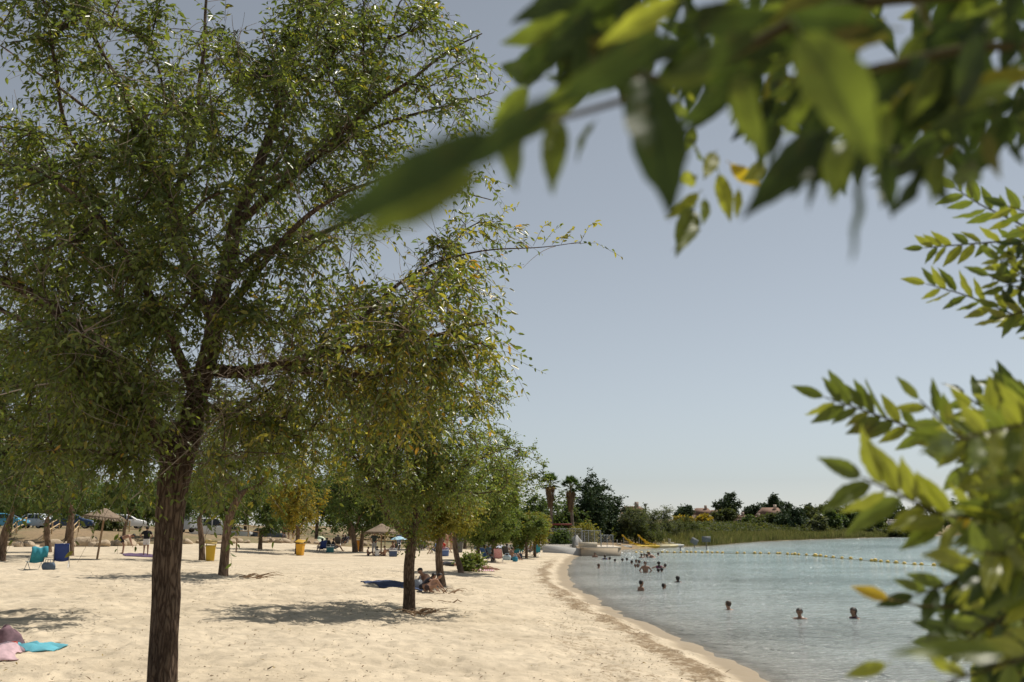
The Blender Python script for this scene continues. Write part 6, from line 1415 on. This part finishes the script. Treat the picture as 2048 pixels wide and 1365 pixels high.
put(985, 262, 630, 468, .34, 'dark', T, .2, -.03, .62); put(960, 345, 700, 490, .36, 'mid', T, -.3, -.02, .6); put(1120, 200, 905, 345, .42, 'dark', T, .4, 0, .8)
for bx, by, tx, ty in ((760, 560, 790, 640), (855, 680, 905, 865), (770, 690, 700, 715), (755, 820, 705, 945), (800, 780, 800, 880), (775, 755, 650, 865), (900, 640, 1020, 735), (930, 740, 925, 855), (640, 330, 700, 380), (720, 340, 760, 400), (700, 390, 720, 470), (1060, 320, 1150, 300), (1150, 330, 1080, 410), (760, 500, 735, 600), (1100, 480, 1190, 530), (1340, 50, 1420, 20), (1460, 10, 1475, 60), (1500, 70, 1430, 100), (1400, 90, 1330, 70), (1640, 40, 1560, 80), (1030, 640, 960, 700), (840, 600, 800, 690)):
    put(*C1(bx, by), *C1(tx, ty), 1.15, ['lite', 'mid'][frs.randint(2)], T, None, frs.normal(0, .03), 1.0)
ybot = ([1000, 1080, 1120, 1200, 1300, 1380, 1450, 1560, 1650, 1760, 1850, 1950, 2050], [120, 130, 190, 240, 240, 230, 220, 310, 360, 370, 370, 330, 300])
holes = ((1735, 105, 60), (1600, 235, 45), (1335, 150, 40), (1245, 30, 45), (1430, 15, 45), (1800, 30, 50), (1850, 215, 26), (1420, 190, 26))
c_ = 0
while c_ < 320:
    x = frs.uniform(1080, 2090); y = frs.uniform(-70, 330)
    if y > np.interp(x, *ybot) - 60 or y < np.interp(x, [1000, 1100, 1200], [140, 60, -80]) or any((x - a) ** 2 + (y - b) ** 2 < r * r for a, b, r in holes): continue
    Y = frs.uniform(.65, 1.3); l = frs.uniform(.05, .068) / Y * FPX; a = frs.normal(2.0, .55)
    tx, ty = x + math.cos(a) * l, y + math.sin(a) * l * .8
    if any((tx - p) ** 2 + (ty - q) ** 2 < r * r * .8 for p, q, r in holes) or ty > np.interp(tx, *ybot) + 60: continue
    put(x, y, tx, ty, Y, ['dark', 'dark', 'dark', 'mid', 'dark', 'dark', 'dark'][frs.randint(7)], T); c_ += 1
stem(T, [(2300, -200, .9), (2048, -20, .8), (1650, 10, .7), (1430, 130, .65), (1350, 170, .62), (1180, 120, .62)], .006, .0025)
stem(T, [(2300, 100, .8), (1950, 90, .7), (1700, 150, .62), (1580, 160, .6)], .005, .002)
stem(T, [(1350, 170, .62), (1150, 230, .55), (985, 262, .47)], .0025, .0012)
# sprays on the right, a little further away
A = 'middle'
twig(A, [(2130, 500, 2.3), (2040, 448, 2.3), (1960, 410, 2.3), (1912, 378, 2.3)], .07, 15, ['mid', 'lite', 'mid'])
twig(A, [(2130, 480, 2.4), (2020, 482, 2.4), (1920, 490, 2.4), (1848, 496, 2.4)], .07, 17, ['mid', 'lite', 'lite'])
twig(A, [(2130, 690, 2.3), (2030, 630, 2.3), (1930, 590, 2.3), (1852, 568, 2.3)], .07, 17, ['mid', 'lite', 'lite'])
twig(A, [(2130, 620, 2.2), (2060, 560, 2.2), (2000, 520, 2.2)], .06, 8, ['mid', 'lite'])
twig(A, [(2120, 640, 2.2), (2060, 620, 2.2), (1990, 640, 2.2)], .06, 7, ['mid', 'lite'])
B_ = 'lower'
twig(B_, [(2150, 960, 1.55), (1980, 905, 1.6), (1820, 855, 1.6), (1730, 822, 1.6), (1650, 795, 1.6)], .064, 24, ['mid', 'lite', 'mid'])
twig(B_, [(2150, 1075, 1.25), (1990, 1040, 1.25), (1880, 1030, 1.22), (1800, 990, 1.2), (1725, 955, 1.18)], .078, 16, ['lite', 'lite', 'mid'])
twig(B_, [(2140, 900, 1.6), (2010, 850, 1.65), (1930, 790, 1.7)], .062, 10, ['mid', 'dark', 'mid'])
twig(B_, [(2140, 980, 1.5), (2010, 930, 1.5), (1900, 860, 1.5), (1840, 800, 1.5)], .062, 12, ['lite', 'mid', 'mid'])
twig(B_, [(2140, 860, 1.7), (2060, 810, 1.7), (2000, 780, 1.7)], .062, 8, ['mid', 'dark'])
twig(B_, [(2140, 1130, 1.3), (2000, 1130, 1.3), (1900, 1170, 1.3), (1830, 1190, 1.3)], .06, 9, ['dark', 'mid', 'dark'])
twig(B_, [(2140, 1180, 1.3), (2010, 1230, 1.25), (1920, 1290, 1.2)], .06, 9, ['dark', 'mid', 'dark'])
twig(B_, [(2140, 1060, 1.4), (2030, 1100, 1.4), (1960, 1180, 1.4)], .06, 8, ['dark', 'mid'])
for k in range(24):
    y0 = 800 + k * 24; x1 = frs.uniform(1900, 1990) if not 1080 < y0 < 1130 else 1960; Yk = frs.uniform(1.1, 1.8)
    twig(B_, [(2150, y0 + frs.uniform(20, 90), Yk), (2060, y0 + frs.uniform(0, 60), Yk), (x1, y0 + frs.uniform(-60, 60), Yk + frs.normal(0, .1))], .066, 14, ['mid', 'mid', 'lite', 'lite'] if y0 < 1120 else ['dark', 'dark', 'mid', 'lite'])
for k in range(6):
    y0 = 420 + k * 40; twig(A, [(2150, y0 + 40, 2.2), (2070, y0 + 10, 2.2), (frs.uniform(1975, 2030), y0 + frs.uniform(-30, 40), 2.2)], .062, 8, ['mid', 'lite', 'dark'])
twig(B_, [(2140, 1290, 1.1), (2000, 1330, 1.05), (1880, 1370, 1.0)], .06, 8, ['dark', 'mid', 'lite'])
twig(B_, [(2140, 960, 1.45), (2040, 990, 1.45), (1950, 1010, 1.4)], .06, 9, ['mid', 'lite', 'mid'])
put(2010, 1312, 1786, 1278, .62, 'mid', B_, .5, 0, .75); put(1772, 1330, 1690, 1352, 1.1, 'lite', B_, .2); put(1776, 1198, 1703, 1172, 1.25, 'gold', B_, .2)
stem(B_, [(1776, 1198, 1.25), (1850, 1215, 1.28), (1960, 1210, 1.3)], .0012, .002)
put(1918, 1062, 1945, 1000, 1.25, 'gold', B_, .1); put(1890, 1040, 1800, 1052, 1.2, 'lite', B_, .1)
stem(B_, [(2600, 1900, 1.5), (2250, 1300, 1.5), (2150, 1075, 1.5), (2150, 900, 1.6), (2140, 700, 2.0), (2140, 520, 2.3), (2200, 200, 1.8), (2300, -150, 1.0)], .016, .006)
# build: trunk, three branches, leaves; the 300 leaves that show largest are parts
t = np.linspace(0, 1, 10); tp = np.stack([-.15 * t + .05 * np.sin(t * 4), .1 * t, 3.4 * t - .1], 1); V, F = tubes(tp[None], (.11 - .04 * t)[None], 20); link('trunk', mesh_np('trunk', V, F, True), FG, None, M_BARK)
BR = {}
for k, v in stems.items():
    BR[k] = obj_parts('branch', v, plain((.07, .06, .028), 1.0, .2, 30, 0, 0, .02), FG, True)
obj_parts('limb', [rod(tp[-1], (P(2300, -150, 1.0) - FGL), .045, 9, .012), rod(tp[6], (P(2600, 1900, 1.5) - FGL), .03, 8, .016), rod(tp[-2], (P(2300, -200, .9) - FGL), .03, 8, .008)], M_BARK, FG, True)
for M, k, c, br in LEAVES[:300]:
    o = link('leaf', leaf_data(k, c), BR[br]); Mw = M.copy(); Mw[:3, 3] -= FGL; o.matrix_local = Matrix(Mw.tolist())
rest = LEAVES[300:]
extra = []
for k in range(800):        # crown above and beside the frame, out of view, that shades the near leaves
    Y = frs.uniform(.3, 1.0); b = np.array([frs.uniform(.25, 1.2) * (Y + .6), Y, CAM_Z + (.36 * Y + .12) + frs.uniform(.05, 1.3)]); d = norm(frs.normal(size=3) + np.array([0, 0, -.5])) * .07
    extra.append((mat_from(b, b + d, frs.normal(0, 1)), frs.randint(0, 5), 'dark', T))
parts = {}
for M, k, c, br in rest + extra:
    V, F = LM[k]; parts.setdefault(c, []).append((V @ M[:3, :3].T + M[:3, 3] - FGL, F))
for c, v in parts.items(): obj_parts('crown', v, mat_leaf('crown_' + c, .4, .42, (1.5, 1.45, .5), .5, False, {'dark': (.045, .07, .022), 'mid': (.14, .185, .045), 'lite': (.25, .28, .06), 'gold': (.4, .3, .05)}[c], .1), FG, True, 'stuff')  # tones carry the same painted shade and sun as the single leaves
print('LEAVES', len(LEAVES))
print('TOTAL tris', sum(sum(len(p.vertices) - 2 for p in m.polygons) if len(m.polygons) < 2000 else len(m.loops) - 2 * len(m.polygons) for m in bpy.data.meshes), 'objects', len(SC.objects))
